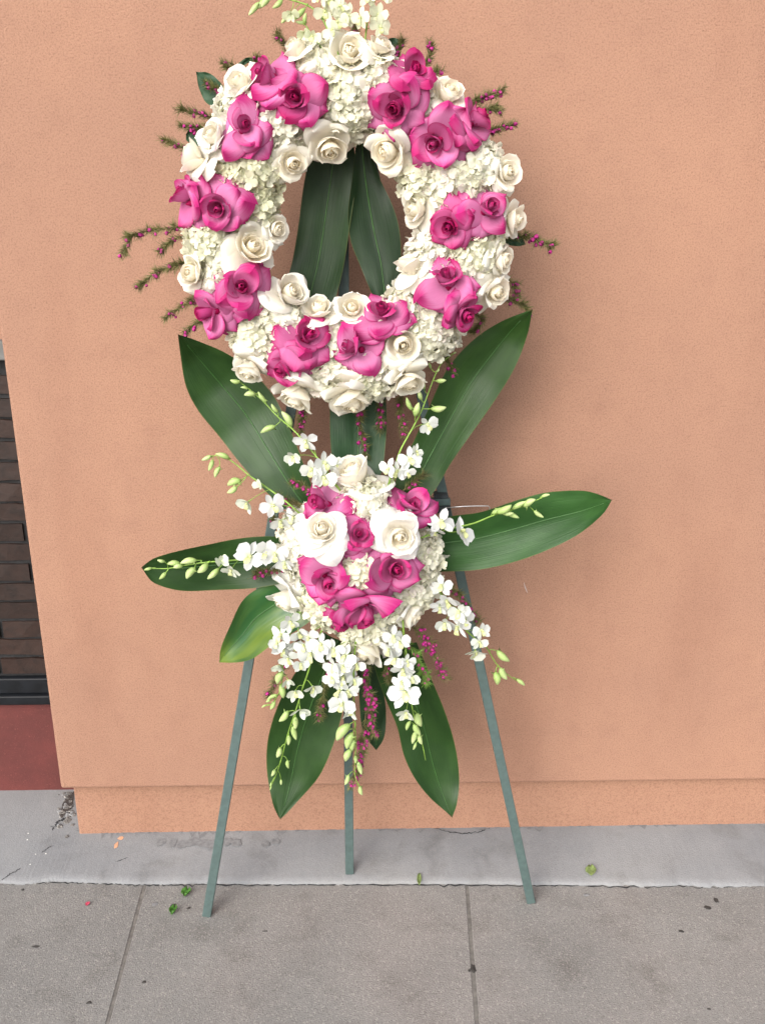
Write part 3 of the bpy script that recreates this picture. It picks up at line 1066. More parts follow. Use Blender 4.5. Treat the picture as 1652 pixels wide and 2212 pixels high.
for i, (px, py, d, op, dp, (nx, nz), lb) in enumerate(cream_wreath):
    p, n = wreath_at(px, py, 0.006)
    n = n * 0.75 + np.array([nx, 0, nz]) * 0.9
    rose('cream', p, n, d / 2 * mpp(p) * 1.16, i + 101, lb, GC, op, dp)
GC2 = 'white roses in the lower spray'
cream_spray = [
    (783, 1022, 122, .45, .25, (.0, .6), 'white rose facing up at the crown of the lower spray'),
    (690, 1150, 130, .6, .1, (-.05, .1), 'big open white rose on the left of the lower spray'),
    (862, 1142, 130, .6, .15, (.0, .05), 'big open white rose with peach heart on the right of the lower spray'),
    (612, 1290, 98, .3, .15, (-.4, -.1), 'round white rose on the left rim of the lower spray over the yellowing leaf'),
    (888, 1326, 92, .25, .35, (.3, -.3), 'creamy half-open rose at the lower right of the lower spray'),
    (795, 1408, 116, .6, .3, (.0, -.75), 'loose white rose hanging at the very bottom of the lower spray'),
]
for i, (px, py, d, op, dp, (nx, nz), lb) in enumerate(cream_spray):
    p, n = spray_at(px, py, 0.040 if i in (1, 2) else 0.0)
    n = n * 0.75 + np.array([nx, 0, nz]) * 0.9
    rose('cream', p, n, d / 2 * mpp(p) * (0.94 if i in (1, 2) else 1.14), i + 141, lb, GC2, op, dp)


# ------------------------------------------------------------------ hydrangea heads
def floret_mesh(seed):
    rg = random.Random(seed)
    V, F, UV = [], [], []
    for k in range(4):
        al = k * math.pi / 2 + rg.gauss(0, .14)
        W, L = rg.uniform(.40, .52), rg.uniform(.88, 1.05)
        lift, cup = rg.uniform(-.1, .55), rg.uniform(-.6, .7)
        zoff = (k % 2) * 0.04
        curl = rg.uniform(-.5, .35)

        def fn(u, v):
            w = W * math.sin(math.pi * min(1, v * .55 + .06) ** .9) ** .8 * (1 if v < .95 else .62)
            x = 0.06 + v * L * (0.94 + 0.06 * (1 - abs(u)))
            y = u * w
            z = zoff + lift * v + cup * (u * w) ** 2 * 1.6 + curl * v * v * .6 + .09 * math.sin(5 * u + 4 * v + seed + k * 2)
            return (x * math.cos(al) - y * math.sin(al), x * math.sin(al) + y * math.cos(al), z)
        v_, f_, uv_ = gridmesh(4, 4, fn)
        o = len(V)
        V += v_; UV += uv_; F += [tuple(i + o for i in f) for f in f_]
    # tiny centre knob
    o = len(V)
    V += [(.07, 0, .05), (0, .07, .05), (-.07, 0, .05), (0, -.07, .05), (0, 0, .12)]
    UV += [(.5, .0)] * 5
    F += [(o, o + 1, o + 4), (o + 1, o + 2, o + 4), (o + 2, o + 3, o + 4), (o + 3, o, o + 4)]
    return mesh('floret', V, F, UV, M['hydr'])


FLORETS = [floret_mesh(i) for i in range(10)]
M['hcore'] = mat_simple('hydrangea_core', (0.70, 0.70, 0.52), 0.9, var=0.25, scale=70)


def hydrangea(p, n, rad, seed, label, group, tint=0.5, flor=0.0128):
    rg = random.Random(seed * 31 + 5)
    n = Vector(n).normalized()
    base = Vector(p) - n * rad * 0.75
    root = empty('hydrangea', base)
    root.matrix_world = trs(base, frame(n, rg.uniform(0, 6.28)))
    tag(root, label, 'hydrangea', group)
    vs = []
    for a in range(7):
        for b_ in range(12):
            th, ph = math.pi * a / 6, 2 * math.pi * b_ / 12
            r = rad * 0.84 * rg.uniform(.9, 1.06)
            vs.append((r * math.sin(th) * math.cos(ph), r * math.sin(th) * math.sin(ph), r * .8 * math.cos(th)))
    fs = [(a * 12 + b_, (a + 1) * 12 + b_, (a + 1) * 12 + (b_ + 1) % 12, a * 12 + (b_ + 1) % 12) for a in range(6) for b_ in range(12)]
    obj('flower_core', mesh('flower_core', vs, fs, None, M['hcore']), root)
    area = 2 * math.pi * rad * rad * 1.25
    cnt = int(min(200, area / (flor * flor) * 0.95))
    ga = math.pi * (3 - math.sqrt(5))
    for i in range(cnt):
        zc = 1 - (i + .5) / cnt * 1.25
        zc = max(-1, min(1, zc + rg.gauss(0, .03)))
        th = i * ga + rg.gauss(0, .2)
        rr = math.sqrt(max(0, 1 - zc * zc))
        d = Vector((rr * math.cos(th), rr * math.sin(th), zc))
        loc = Vector((d.x, d.y, d.z * .85)) * rad * rg.uniform(.84, 1.06)
        nn = (d + Vector((rg.gauss(0, .42), rg.gauss(0, .42), rg.gauss(0, .42)))).normalized()
        g = tint + rg.gauss(0, .15)
        c = np.array([0.88, 0.865, 0.775]) * (1 - g) + np.array([0.81, 0.81, 0.59]) * g
        if rg.random() < .08: c = np.array([0.82, 0.76, 0.70])
        obj('floret', FLORETS[rg.randrange(10)], root, None, trs(loc, frame(nn, rg.uniform(0, 6.28)), flor * rg.uniform(.80, 1.45)),
            tuple(float(x) for x in np.clip(c, 0.3, 0.88)))
    return root


GH = 'white hydrangea heads in the wreath'
hyd_wreath = [  # px, py, radius px, tint, label
    (752, 205, 82, .35, 'large white hydrangea head at the top of the wreath beneath the frontal cream rose'),
    (598, 250, 66, .2, 'white hydrangea between the lone pink rose and the deep pink open rose'),
    (545, 372, 70, .75, 'greenish hydrangea on the upper left, right of the far left pink pair'),
    (552, 455, 56, .8, 'small greenish hydrangea on the inner left edge above the golden-hearted rose'),
    (500, 215, 52, .1, 'white hydrangea on the upper left rim behind the lone pink rose'),
    (440, 525, 62, .55, 'loose hydrangea on the left rim under the far left pink pair'),
    (470, 610, 56, .3, 'hydrangea peeping out left of the swirl-centred pink rose'),
    (606, 690, 60, .35, 'white hydrangea between the lower left pink pair and the dark-hearted rose'),
    (545, 740, 58, .5, 'greenish white hydrangea on the lower left rim above the rounded cream rose'),
    (712, 722, 56, .15, 'white hydrangea wedged between the two bottom pink roses'),
    (704, 808, 64, .35, 'white hydrangea at the bottom between the pointed and light pink roses'),
    (800, 818, 68, .4, 'white hydrangea at the bottom under the light pink rose'),
    (936, 715, 70, .25, 'round white hydrangea at the lower right beside the peach-cream rose'),
    (925, 545, 58, .15, 'white hydrangea on the inner right, above the large pink rose'),
    (1040, 548, 74, .55, 'pale green hydrangea on the right under the round-budded pink rose'),
    (1010, 590, 56, .3, 'white hydrangea on the right between two rim roses and the large pink rose'),
    (985, 395, 74, .45, 'cream hydrangea on the right between the upper and middle pink roses'),
    (1050, 350, 60, .2, 'white hydrangea on the upper right rim under the side-facing pink rose'),
    (912, 235, 52, .45, 'small hydrangea between the two upper right pink pairs'),
    (905, 405, 52, .4, 'hydrangea on the inner right edge below the ragged cream rose'),
    (690, 120, 60, .3, 'white hydrangea at the top left of the frontal cream rose'),
    (820, 150, 56, .25, 'white hydrangea at the top right of the frontal cream rose'),
    (860, 660, 46, .2, 'white hydrangea behind the upward tilted pink rose on the inner bottom edge'),
]
for i, (px, py, r, tint, lb) in enumerate(hyd_wreath):
    p, n = wreath_at(px, py, 0.0)
    hydrangea(p, n, r * mpp(p), i + 1, lb, GH, tint)
GH2 = 'white hydrangea heads in the lower spray'
hyd_spray = [
    (790, 1070, 52, .35, 'white hydrangea under the crown rose of the lower spray'),
    (640, 1200, 66, .15, 'white hydrangea on the left of the lower spray below the big white rose'),
    (925, 1200, 62, .35, 'white hydrangea on the upper right rim of the lower spray'),
    (915, 1275, 58, .4, 'hydrangea on the right rim of the lower spray above the half-open rose'),
    (690, 1320, 66, .6, 'pale green hydrangea at the lower left of the spray above the dark small rose'),
    (777, 1240, 36, .55, 'little greenish hydrangea at the middle of the spray between pink roses'),
    (632, 1140, 52, .2, 'white hydrangea at the upper left rim of the spray beside an orchid'),
    (790, 1385, 60, .4, 'hydrangea behind the down-facing pink rose at the spray bottom'),
    (780, 1150, 60, .3, 'hydrangea hidden deep between the two big white roses'),
    (850, 1310, 50, .3, 'hydrangea between the down-facing pink rose and the half-open rose'),
]
for i, (px, py, r, tint, lb) in enumerate(hyd_spray):
    p, n = spray_at(px, py, -0.018 if i in (8,) else (0.022 if i == 5 else 0.0))
    hydrangea(p, n, r * mpp(p), i + 51, lb, GH2, tint)


# ------------------------------------------------------------------ broad leaves
def broad_leaf(label, left, right, Y, seed, group='broad green leaves around the flowers', fold=0.10, wave=0.009, color=(0.014, 0.043, 0.008), mat='leaf', mid=0.5, bulge=0.0, midrib=True):
    """left / right: edge pixels from tip to base; Y: depth per station"""
    rg = random.Random(seed)
    NV, NU = 30, 10
    L = catmull([np.array([a, b, 0.]) for a, b in left], NV + 1)
    Rr = catmull([np.array([a, b, 0.]) for a, b in right], NV + 1)
    ys = np.interp(np.linspace(0, 1, NV + 1), np.linspace(0, 1, len(Y)), Y)
    base_pt = None
    vs, uv = [], []
    ph = rg.uniform(0, 6)
    ribs = []
    for j in range(NV + 1):
        v = j / NV
        A, B = at(L[j][0], L[j][1], ys[j]), at(Rr[j][0], Rr[j][1], ys[j])
        wdt = np.linalg.norm(B - A)
        for i in range(NU + 1):
            u = -1 + 2 * i / NU
            uu = u + (mid - .5) * 2 * (1 - u * u)
            f = 0.5 + 0.5 * uu
            p = A + (B - A) * f
            dep = fold * wdt * (1 - abs(u) ** 1.05) - bulge * wdt * (1 - u * u)
            dep += wave * u * u * math.sin(v * 9 + ph + (2.0 if u > 0 else 0)) * min(1, wdt / .05)
            dep += 0.0012 * math.sin(u * 4 + v * 8 + ph) + 0.0012 * math.sin(u * 9 - v * 17 + 2 * ph) * abs(u)
            p = p + np.array([0, dep, 0])
            vs.append(p)
            uv.append((i / NU, v))
            if i == NU // 2: ribs.append(p + np.array([0, -0.0008, 0]))
    fs = [(j * (NU + 1) + i, j * (NU + 1) + i + 1, (j + 1) * (NU + 1) + i + 1, (j + 1) * (NU + 1) + i) for j in range(NV) for i in range(NU)]
    org = vs[-(NU // 2 + 1)]
    root = empty('broad_leaf', Vector(org))
    tag(root, label, 'leaf', group)
    obj('blade', mesh('blade', [p - org for p in vs], fs, uv, M[mat]), root, color=color)
    if midrib:
        mb = MB()
        k = len(ribs)
        mb.tube([p - org for p in ribs[3:]], [0.0004 + 0.0012 * (q / k) for q in range(3, k)], 6)
        obj('midrib', mb.mesh('midrib', M['rib']), root)
    return root


broad_leaf('broad dark leaf fanning up left from the spray, tip under the wreath',
           [(385, 722), (390, 775), (402, 832), (430, 885), (470, 938), (520, 1005), (572, 1062), (640, 1120)],
           [(385, 722), (435, 738), (490, 762), (540, 800), (592, 860), (630, 935), (660, 1010), (690, 1090)], [-.26, -.215, -.20, -.21, -.25, -.27], 1, wave=.008)
broad_leaf('broad dark leaf fanning out up and right of the spray, sharp tip under the wreath',
           [(1150, 668), (1085, 694), (1022, 735), (965, 798), (925, 880), (890, 960), (858, 1030), (840, 1100)],
           [(1150, 668), (1140, 718), (1112, 790), (1072, 858), (1022, 932), (976, 1000), (945, 1050), (900, 1110)], [-.25, -.21, -.20, -.215, -.25, -.27], 2, wave=.006, color=(.017, .050, .008))
broad_leaf('broad dark leaf pointing left from the spray, under a line of orchid buds',
           [(306, 1225), (338, 1204), (400, 1184), (470, 1171), (540, 1164), (610, 1161), (680, 1170)],
           [(306, 1225), (335, 1256), (390, 1277), (455, 1279), (530, 1272), (610, 1256), (680, 1245)], [-.30, -.29, -.28, -.275, -.27], 3, fold=.12)
broad_leaf('shorter yellowing leaf pointing down left from the spray across the easel leg',
           [(474, 1430), (478, 1398), (500, 1345), (522, 1300), (552, 1278), (600, 1255), (660, 1230)],
           [(474, 1430), (508, 1428), (545, 1424), (585, 1398), (625, 1370), (660, 1345), (700, 1320)], [-.32, -.30, -.28, -.27], 4, fold=.16, mat='leaf_yellow', mid=.44)
broad_leaf('long broad leaf pointing right from the spray, tip lifted, under a spire of green buds',
           [(1321, 1080), (1290, 1066), (1252, 1060), (1180, 1066), (1110, 1084), (1040, 1103), (980, 1112), (900, 1130)],
           [(1321, 1080), (1298, 1118), (1250, 1156), (1180, 1188), (1110, 1211), (1030, 1230), (960, 1238), (880, 1240)], [-.33, -.30, -.28, -.27, -.27], 5, fold=.10, color=(.019, .066, .014), wave=.007)
broad_leaf('broad leaf hanging down at the left under the spray, behind the longest bud chains',
           [(605, 1771), (588, 1728), (576, 1672), (577, 1610), (592, 1545), (620, 1480), (660, 1420), (700, 1370)],
           [(605, 1771), (648, 1730), (686, 1682), (710, 1630), (730, 1575), (744, 1520), (752, 1460), (760, 1400)], [-.30, -.275, -.265, -.265, -.27], 6, fold=.10)
broad_leaf('broad leaf hanging under the spray between the middle and right easel legs',
           [(976, 1766), (935, 1728), (896, 1678), (872, 1630), (858, 1575), (835, 1520), (815, 1460), (800, 1400)],
           [(976, 1766), (986, 1730), (992, 1690), (988, 1640), (976, 1585), (955, 1520), (930, 1460), (900, 1390)], [-.29, -.27, -.26, -.265, -.27], 7, fold=.10)
broad_leaf('narrow dark leaf half hidden in the middle under the spray, behind magenta bells',
           [(812, 1620), (795, 1598), (780, 1560), (775, 1500), (770, 1430)],
           [(812, 1620), (830, 1590), (834, 1545), (828, 1490), (815, 1420)], [-.235, -.24, -.25], 8, color=(.010, .032, .010))
broad_leaf('broad dark leaf hanging in the wreath opening, left of the easel post',
           [(655, 745), (620, 680), (618, 620), (632, 560), (645, 480), (656, 400), (672, 330), (700, 260)],
           [(655, 745), (706, 690), (726, 640), (742, 575), (754, 500), (764, 430), (768, 360), (760, 270)], [-.19, -.185, -.18, -.18, -.18], 9, fold=.08, color=(.012, .034, .010), group='dark leaves in the wreath opening')
broad_leaf('broad dark leaf hanging in the wreath opening, right of the easel post',
           [(860, 730), (826, 680), (802, 632), (780, 580), (757, 520), (752, 460), (760, 390), (770, 300)],
           [(860, 730), (852, 680), (858, 620), (866, 560), (862, 495), (846, 440), (818, 380), (790, 300)], [-.20, -.195, -.19, -.185, -.185], 10, fold=.10, color=(.009, .026, .009), group='dark leaves in the wreath opening', wave=.008)
broad_leaf('dark leaf standing upright between the wreath bottom and the spray crown',
           [(765, 700), (728, 760), (714, 830), (712, 900), (714, 960), (722, 1020), (740, 1080)],
           [(765, 700), (808, 760), (830, 830), (835, 900), (832, 960), (824, 1020), (800, 1080)], [-.175, -.175, -.185, -.21, -.25], 11, fold=.14, color=(.014, .046, .016))
GR = 'small rounded leaves behind the wreath rim'
for i, (lb, l_, r_) in enumerate([
    ('small rounded dark leaf sticking out at the upper left rim beside magenta bells', [(424, 155), (430, 190), (446, 222), (480, 240)], [(424, 155), (452, 158), (478, 180), (500, 215)]),
    ('small dark leaf at the left rim just above the plump cream rose', [(402, 290), (405, 305), (430, 318), (470, 320)], [(402, 290), (415, 272), (440, 275), (480, 290)]),
    ('small dark leaf at the top rim right of the upright rosebud', [(872, 95), (862, 110), (846, 122), (825, 130)], [(872, 95), (860, 84), (845, 82), (820, 95)]),
    ('small pointed dark leaf at the far right rim under a bell sprig', [(1135, 528), (1120, 532), (1100, 530), (1070, 524)], [(1135, 528), (1128, 512), (1112, 504), (1070, 500)]),
    ('tiny leaf tip at the upper left rim left of the topmost pink bud', [(560, 127), (545, 133), (530, 140), (520, 160)], [(560, 127), (548, 124), (530, 126), (510, 140)]),
]):
    broad_leaf(lb, l_, r_, [-.19, -.19, -.20], 30 + i, GR, .10, .002, (.022, .060, .030), midrib=False)


# ------------------------------------------------------------------ orchid sprays
def tepal_mesh(name, L, W, pk, cup, curl, tip, seed):
    rg = random.Random(seed)

    def fn(u, v):
        w = W * (0.18 + .82 * math.sin(min(v / pk, 1) * math.pi / 2)) * (max(0, 1 - (max(0, v - pk) / (1 - pk)) ** 2.2)) ** tip
        y = 0.05 + v * L
        z = cup * (u * w) ** 2 + curl * v * v + .02 * math.sin(4 * u + 3 * v + seed)
        return (u * w, y, z)
    v_, f_, uv_ = gridmesh(4, 5, fn)
    return mesh(name, v_, f_, uv_, M['orchid'])


OP = [tepal_mesh('petal', .98, .42, .62, .25, .10, .5, 1), tepal_mesh('petal', .95, .46, .6, -.2, -.15, .5, 2)]
OS = [tepal_mesh('sepal', .98, .25, .5, .5, .12, .75, 3), tepal_mesh('sepal', .92, .28, .5, .4, -.2, .7, 4)]


def lip_mesh():
    def fn(u, v):
        w = .19 * (0.5 + .5 * math.sin(min(v / .55, 1) * math.pi / 2)) * (max(0, 1 - (max(0, v - .55) / .45) ** 2)) ** .5
        y = -0.02 - v * .55
        z = .22 + 0.30 * math.sin(v * 2.4) * .6 + 1.6 * (u * w) ** 2 * (1 - .5 * v) + .03 * math.sin(6 * u)
        return (u * w, y, z)
    v_, f_, uv_ = gridmesh(4, 5, fn)
    return mesh('lip', v_, f_, uv_, M['lip'])


LIP = lip_mesh()
cmb = MB(); cmb.tube([(0, 0, .02), (0, .02, .2), (0, -.02, .36)], [.09, .11, .06], 7)
COLM = cmb.mesh('column', M['lip'])


def bud_mesh(seed):
    rg = random.Random(seed)
    n, k = 8, 7
    vs, uv, fs = [], [], []
    for j in range(k + 1):
        v = j / k
        r = .215 * math.sin(math.pi * (0.04 + .94 * v) ** .85) ** .8 + .02
        for i in range(n):
            th = 2 * math.pi * i / n
            vs.append((r * math.cos(th) * 1.0, r * math.sin(th) + .10 * math.sin(v * 2.6), v))
            uv.append((i / n, v))
    # little spur at the base
    for j in range(k):
        for i in range(n):
            fs.append((j * n + i, j * n + (i + 1) % n, (j + 1) * n + (i + 1) % n, (j + 1) * n + i))
    fs += [tuple(range(n - 1, -1, -1)), tuple(range(k * n, k * n + n))]
    o = len(vs)
    for (a, b_, c) in ((-.09, -.14, .14), (.09, -.14, .14), (0, -.10, .32), (0, -.36, .02)):
        vs.append((a, b_, c)); uv.append((.5, .1))
    fs += [(o, o + 1, o + 3), (o + 1, o + 2, o + 3), (o + 2, o, o + 3)]
    return mesh('bud', vs, fs, uv, M['bud'])


BUDS = [bud_mesh(i) for i in range(2)]


def nearest_on(pts, q):
    d = [np.linalg.norm(p - q) for p in pts]
    return int(np.argmin(d))


def orchid(label, stem, Y, flowers, buds, seed, group, down=0.0):
    """stem: pixels from base to tip; flowers: (px, py, size px, openness, face dx, face dz); buds: (px, py, length px)"""
    rg = random.Random(seed * 17 + 3)
    ys = np.interp(np.linspace(0, 1, len(stem)), np.linspace(0, 1, len(Y)), Y)
    sp = catmull([at(a, b_, y) for (a, b_), y in zip(stem, ys)], 28)
    org = sp[0]
    root = empty('orchid_spray', Vector(org))
    tag(root, label, 'orchid', group)
    st = MB()
    st.tube([p - org for p in sp], [0.0021 - 0.0012 * i / 27 for i in range(28)], 6)
    obj('stem', st.mesh('stem', M['stem']), root)
    spx = [np.array([a, b_]) for (a, b_) in stem]
    for (px, py, size, op, fx, fz) in flowers:
        # depth from the stem station nearest in the picture plane
        q0 = at(px, py, np.mean(ys))
        i = nearest_on([np.array([p[0], 0, p[2]]) for p in sp], np.array([q0[0], 0, q0[2]]))
        q = at(px, py, sp[i][1] - 0.012 - rg.uniform(0, .014))
        i = max(0, i - 2)
        s = size / 2 * mpp(q) * 1.0
        n = Vector((fx + rg.gauss(0, .32), -1, fz + rg.gauss(0, .32) - .05)).normalized()
        rot = frame(n, rg.gauss(0, .35))
        back = Vector(q) - n * s * 0.18
        fm = MB()
        a = Vector(sp[i]) - back
        invr = rot.to_3x3().inverted()
        la = invr @ a / s
        lm = la * .5 + Vector((0, 0, -.35))
        fm.tube(catmull([np.array(la), np.array(lm), np.array((0, 0, -.02))], 7), [.03] * 6 + [.07], 5)
        fl = obj('flower', fm.mesh('flower_stalk', M['stem']), root, None, trs(back - Vector(org), rot, s))
        g = (1 - op)
        wc = (np.array([0.66, 0.675, 0.67]) if group == GO else np.array([0.70, 0.71, 0.56])) * (1 - .55 * g) + np.array([0.60, 0.72, 0.36]) * .55 * g
        cl = tuple(float(x) for x in wc)
        fold = (1 - op) * 1.15
        for k, (ang, me) in enumerate(((90, OP), (-90, OP), (0, OS), (140, OS), (-140, OS))):
            e = fold + rg.gauss(0.08, .26)
            mloc = Matrix.Rotation(R(ang + rg.gauss(0, 7)), 4, 'Z') @ Matrix.Rotation(e, 4, 'X') @ Matrix.Scale(rg.uniform(.9, 1.06), 4)
            obj('petal' if k < 2 else 'sepal', me[rg.randrange(2)], fl, None, Matrix.Translation((0, 0, .02 if k < 2 else 0)) @ mloc, cl)
        if op > .45:
            obj('lip', LIP, fl)
            obj('column', COLM, fl)
    for (px, py, ln) in buds:
        q0 = at(px, py, np.mean(ys))
        i = nearest_on([np.array([p[0], 0, p[2]]) for p in sp], np.array([q0[0], 0, q0[2]]))
        q = at(px, py, sp[i][1] - 0.004 - rg.uniform(-.004, .010))
        i = max(0, i - 1)
        s = ln * mpp(q)
        d = Vector(q) - Vector(sp[i])
        away = Vector((d.x, 0, d.z))
        tipd = Vector(sp[-1]) - Vector(sp[max(0, i - 3)])
        tipd.normalize()
        if away.length > 1e-5: away.normalize()
        ax = (away * .75 + tipd * .55 + Vector((0, -.2, -.30))).normalized()
        b0 = Vector(q) - ax * s * .5
        rot = frame(ax, rg.uniform(0, 6.28))
        bd = obj('bud', BUDS[rg.randrange(2)], root, None, trs(b0 - Vector(org), rot, s) @ Matrix.Diagonal((rg.uniform(.75, 1.15),) * 2 + (rg.uniform(.88, 1.1), 1)))
        pm = MB()
        la = rot.to_3x3().inverted() @ (Vector(sp[i]) - b0) / s
        pm.tube(catmull([np.array(la), np.array(la * .45 + Vector((0, 0, -.22))), np.array((0, 0, .03))], 7), 0.0009 / s, 5)
        obj('bud_stalk', pm.mesh('bud_stalk', M['stem']), bd)
    return root


GO = 'white orchid sprays around the lower spray'
GO2 = 'pale orchid sprays at the top of the wreath'
orchid('white orchid spray slanting up left along the upper left leaf, green buds at its tip',
       [(735, 1060), (690, 995), (640, 935), (600, 900), (570, 868), (540, 842), (510, 820)], [-.33, -.30, -.255, -.235, -.23],
       [(660, 955, 58, 1, 0, 0), (632, 988, 46, .6, -.3, -.3), (702, 1000, 62, .85, .4, .3), (672, 1015, 60, .8, -.3, .4), (700, 1032, 66, .9, 0, .2), (722, 1000, 44, .7, .5, .5)],
       [(508, 823, 22), (540, 853, 26), (567, 858, 27), (594, 882, 22), (619, 906, 38), (578, 929, 38), (527, 838, 16)], 1, GO)
orchid('orchid spray arching upper left over bare wall, green buds at its tip',
       [(670, 1130), (620, 1085), (575, 1052), (540, 1028), (510, 1003), (480, 984), (462, 985), (449, 990)], [-.33, -.30, -.28, -.28],
       [(590, 1092, 62, 1, .1, 0), (533, 1087, 54, .55, -.2, -.2), (606, 1128, 56, .85, -.2, -.2), (560, 1048, 34, .3, -.4, .2), (632, 1118, 56, .9, -.2, .2)],
       [(445, 990, 26), (482, 986, 28), (455, 1006, 28), (470, 1021, 28), (505, 1044, 34), (500, 1058, 28)], 2, GO)
orchid('orchid spray lying across the left-pointing leaf, chain of green buds',
       [(660, 1200), (600, 1205), (540, 1208), (507, 1210), (442, 1215), (388, 1223), (362, 1228), (326, 1228)], [-.34, -.32, -.315, -.315],
       [(540, 1202, 70, 1, 0, 0), (594, 1198, 62, 1, .2, 0), (574, 1192, 60, .9, 0, .4), (498, 1234, 48, .55, -.3, -.5), (478, 1212, 44, .3, -.3, .2), (614, 1218, 50, .9, 0, 0)],
       [(461, 1239, 32), (412, 1240, 34), (437, 1228, 32), (408, 1214, 34), (376, 1218, 26), (384, 1225, 22), (348, 1211, 18), (351, 1244, 22), (321, 1229, 16)], 3, GO)
orchid('orchid spray rising up right towards the upper right leaf, slim buds at the tip',
       [(830, 1070), (852, 1010), (865, 972), (888, 930), (910, 888), (928, 840), (940, 810), (955, 783), (982, 762)], [-.33, -.30, -.27, -.25, -.24],
       [(924, 918, 50, .85, .3, -.2), (886, 990, 62, .95, .4, .2), (857, 1018, 52, .9, -.2, 0), (880, 1022, 46, .9, .2, -.3), (838, 1012, 50, .85, -.4, .2), (900, 975, 40, .7, .5, .5)],
       [(954, 822, 24), (946, 881, 30), (900, 885, 30), (884, 873, 28), (907, 852, 26), (915, 831, 20), (928, 789, 15), (982, 762, 8), (945, 800, 10)], 4, GO)
orchid('orchid spray with a spire of green buds lying along the right-pointing leaf',
       [(900, 1165), (960, 1145), (1021, 1131), (1063, 1114), (1100, 1103), (1132, 1092), (1155, 1082), (1176, 1072)], [-.34, -.325, -.32, -.32],
       [(954, 1126, 70, 1, 0, .1), (1000, 1146, 74, 1, .3, 0), (940, 1150, 46, .9, -.2, -.4)],
       [(1178, 1071, 20), (1144, 1087, 30), (1120, 1092, 32), (1087, 1099, 34), (1106, 1112, 30), (1163, 1110, 24), (1072, 1103, 24), (1096, 1108, 22)], 5, GO)
orchid('orchid spray drooping right across the right easel leg, four hanging buds',
       [(900, 1250), (945, 1275), (975, 1315), (1000, 1355), (1027, 1380), (1050, 1398), (1071, 1433), (1098, 1459), (1122, 1474)], [-.33, -.315, -.30, -.29, -.28],
       [(952, 1265, 56, .85, -.2, .5), (965, 1300, 60, 1, 0, 0), (990, 1322, 58, .8, .4, .3), (960, 1349, 52, .75, -.4, -.3), (986, 1357, 64, 1, 0, 0), (1041, 1362, 46, .85, .2, .2), (1036, 1388, 42, .75, .2, -.2), (1028, 1411, 58, .6, 0, -.6), (950, 1315, 44, .95, -.3, 0), (1005, 1340, 52, .9, .3, -.2)],
       [(1086, 1416, 34), (1071, 1466, 30), (1088, 1456, 32), (1124, 1474, 24)], 6, GO)
orchid('orchid spray hanging at the far lower left, tip buds curling over bare wall',
       [(650, 1320), (622, 1380), (612, 1420), (610, 1460), (606, 1490), (596, 1508), (588, 1520), (572, 1525)], [-.32, -.315, -.30, -.29],
       [(622, 1425, 48, .8, .1, -.2), (645, 1368, 52, .9, .2, .1), (605, 1372, 58, 1, -.2, 0), (612, 1403, 58, 1, -.1, -.1), (628, 1345, 52, .9, -.2, 0), (602, 1440, 46, .45, -.3, -.6), (623, 1471, 42, .5, .2, -.5), (598, 1390, 42, .9, -.5, 0), (640, 1395, 44, .8, .3, -.2)],
       [(605, 1466, 32), (609, 1493, 30), (588, 1506, 24), (588, 1524, 22), (570, 1526, 12), (580, 1512, 14)], 7, GO)
orchid('orchid chain hanging long on the left, small green buds over the lower left leaf',
       [(700, 1350), (680, 1400), (666, 1451), (655, 1482), (647, 1510), (634, 1550), (622, 1585), (613, 1620), (605, 1649), (596, 1676), (585, 1700)], [-.34, -.335, -.32, -.31, -.305],
       [(665, 1380, 54, .9, -.1, .1), (670, 1413, 72, .95, -.2, -.2), (693, 1392, 54, .9, .2, 0), (677, 1487, 52, .7, .2, -.5), (638, 1496, 48, .5, -.3, -.4), (650, 1536, 50, .45, .1, -.7), (655, 1395, 50, .85, -.3, .1), (650, 1435, 44, .8, -.4, -.2)],
       [(613, 1546, 28), (636, 1584, 32), (602, 1625, 24), (623, 1652, 22), (590, 1670, 18), (607, 1690, 14), (585, 1702, 10), (638, 1562, 28), (623, 1599, 22), (585, 1694, 9)], 8, GO)
orchid('orchid chain hanging in the middle over the back easel leg, fat green buds below',
       [(770, 1370), (766, 1410), (764, 1450), (764, 1498), (766, 1535), (767, 1568), (768, 1610), (767, 1650), (767, 1677), (778, 1704)], [-.34, -.335, -.325, -.32, -.315],
       [(770, 1435, 54, .9, .3, 0), (720, 1405, 54, .9, -.3, .1), (752, 1495, 50, .85, .3, -.2), (716, 1465, 46, .85, -.5, -.2), (744, 1417, 58, .9, -.2, .2), (719, 1440, 54, .85, -.4, 0), (741, 1465, 72, 1, 0, 0), (731, 1494, 60, .85, -.3, -.2), (738, 1521, 66, .9, -.1, -.2), (756, 1538, 48, .6, .1, -.5), (766, 1470, 42, .8, .5, .2), (740, 1440, 50, .9, .1, 0)],
       [(743, 1581, 42), (756, 1600, 38), (762, 1612, 32), (752, 1632, 30), (777, 1660, 30), (748, 1685, 26), (780, 1707, 20), (768, 1641, 18)], 9, GO)
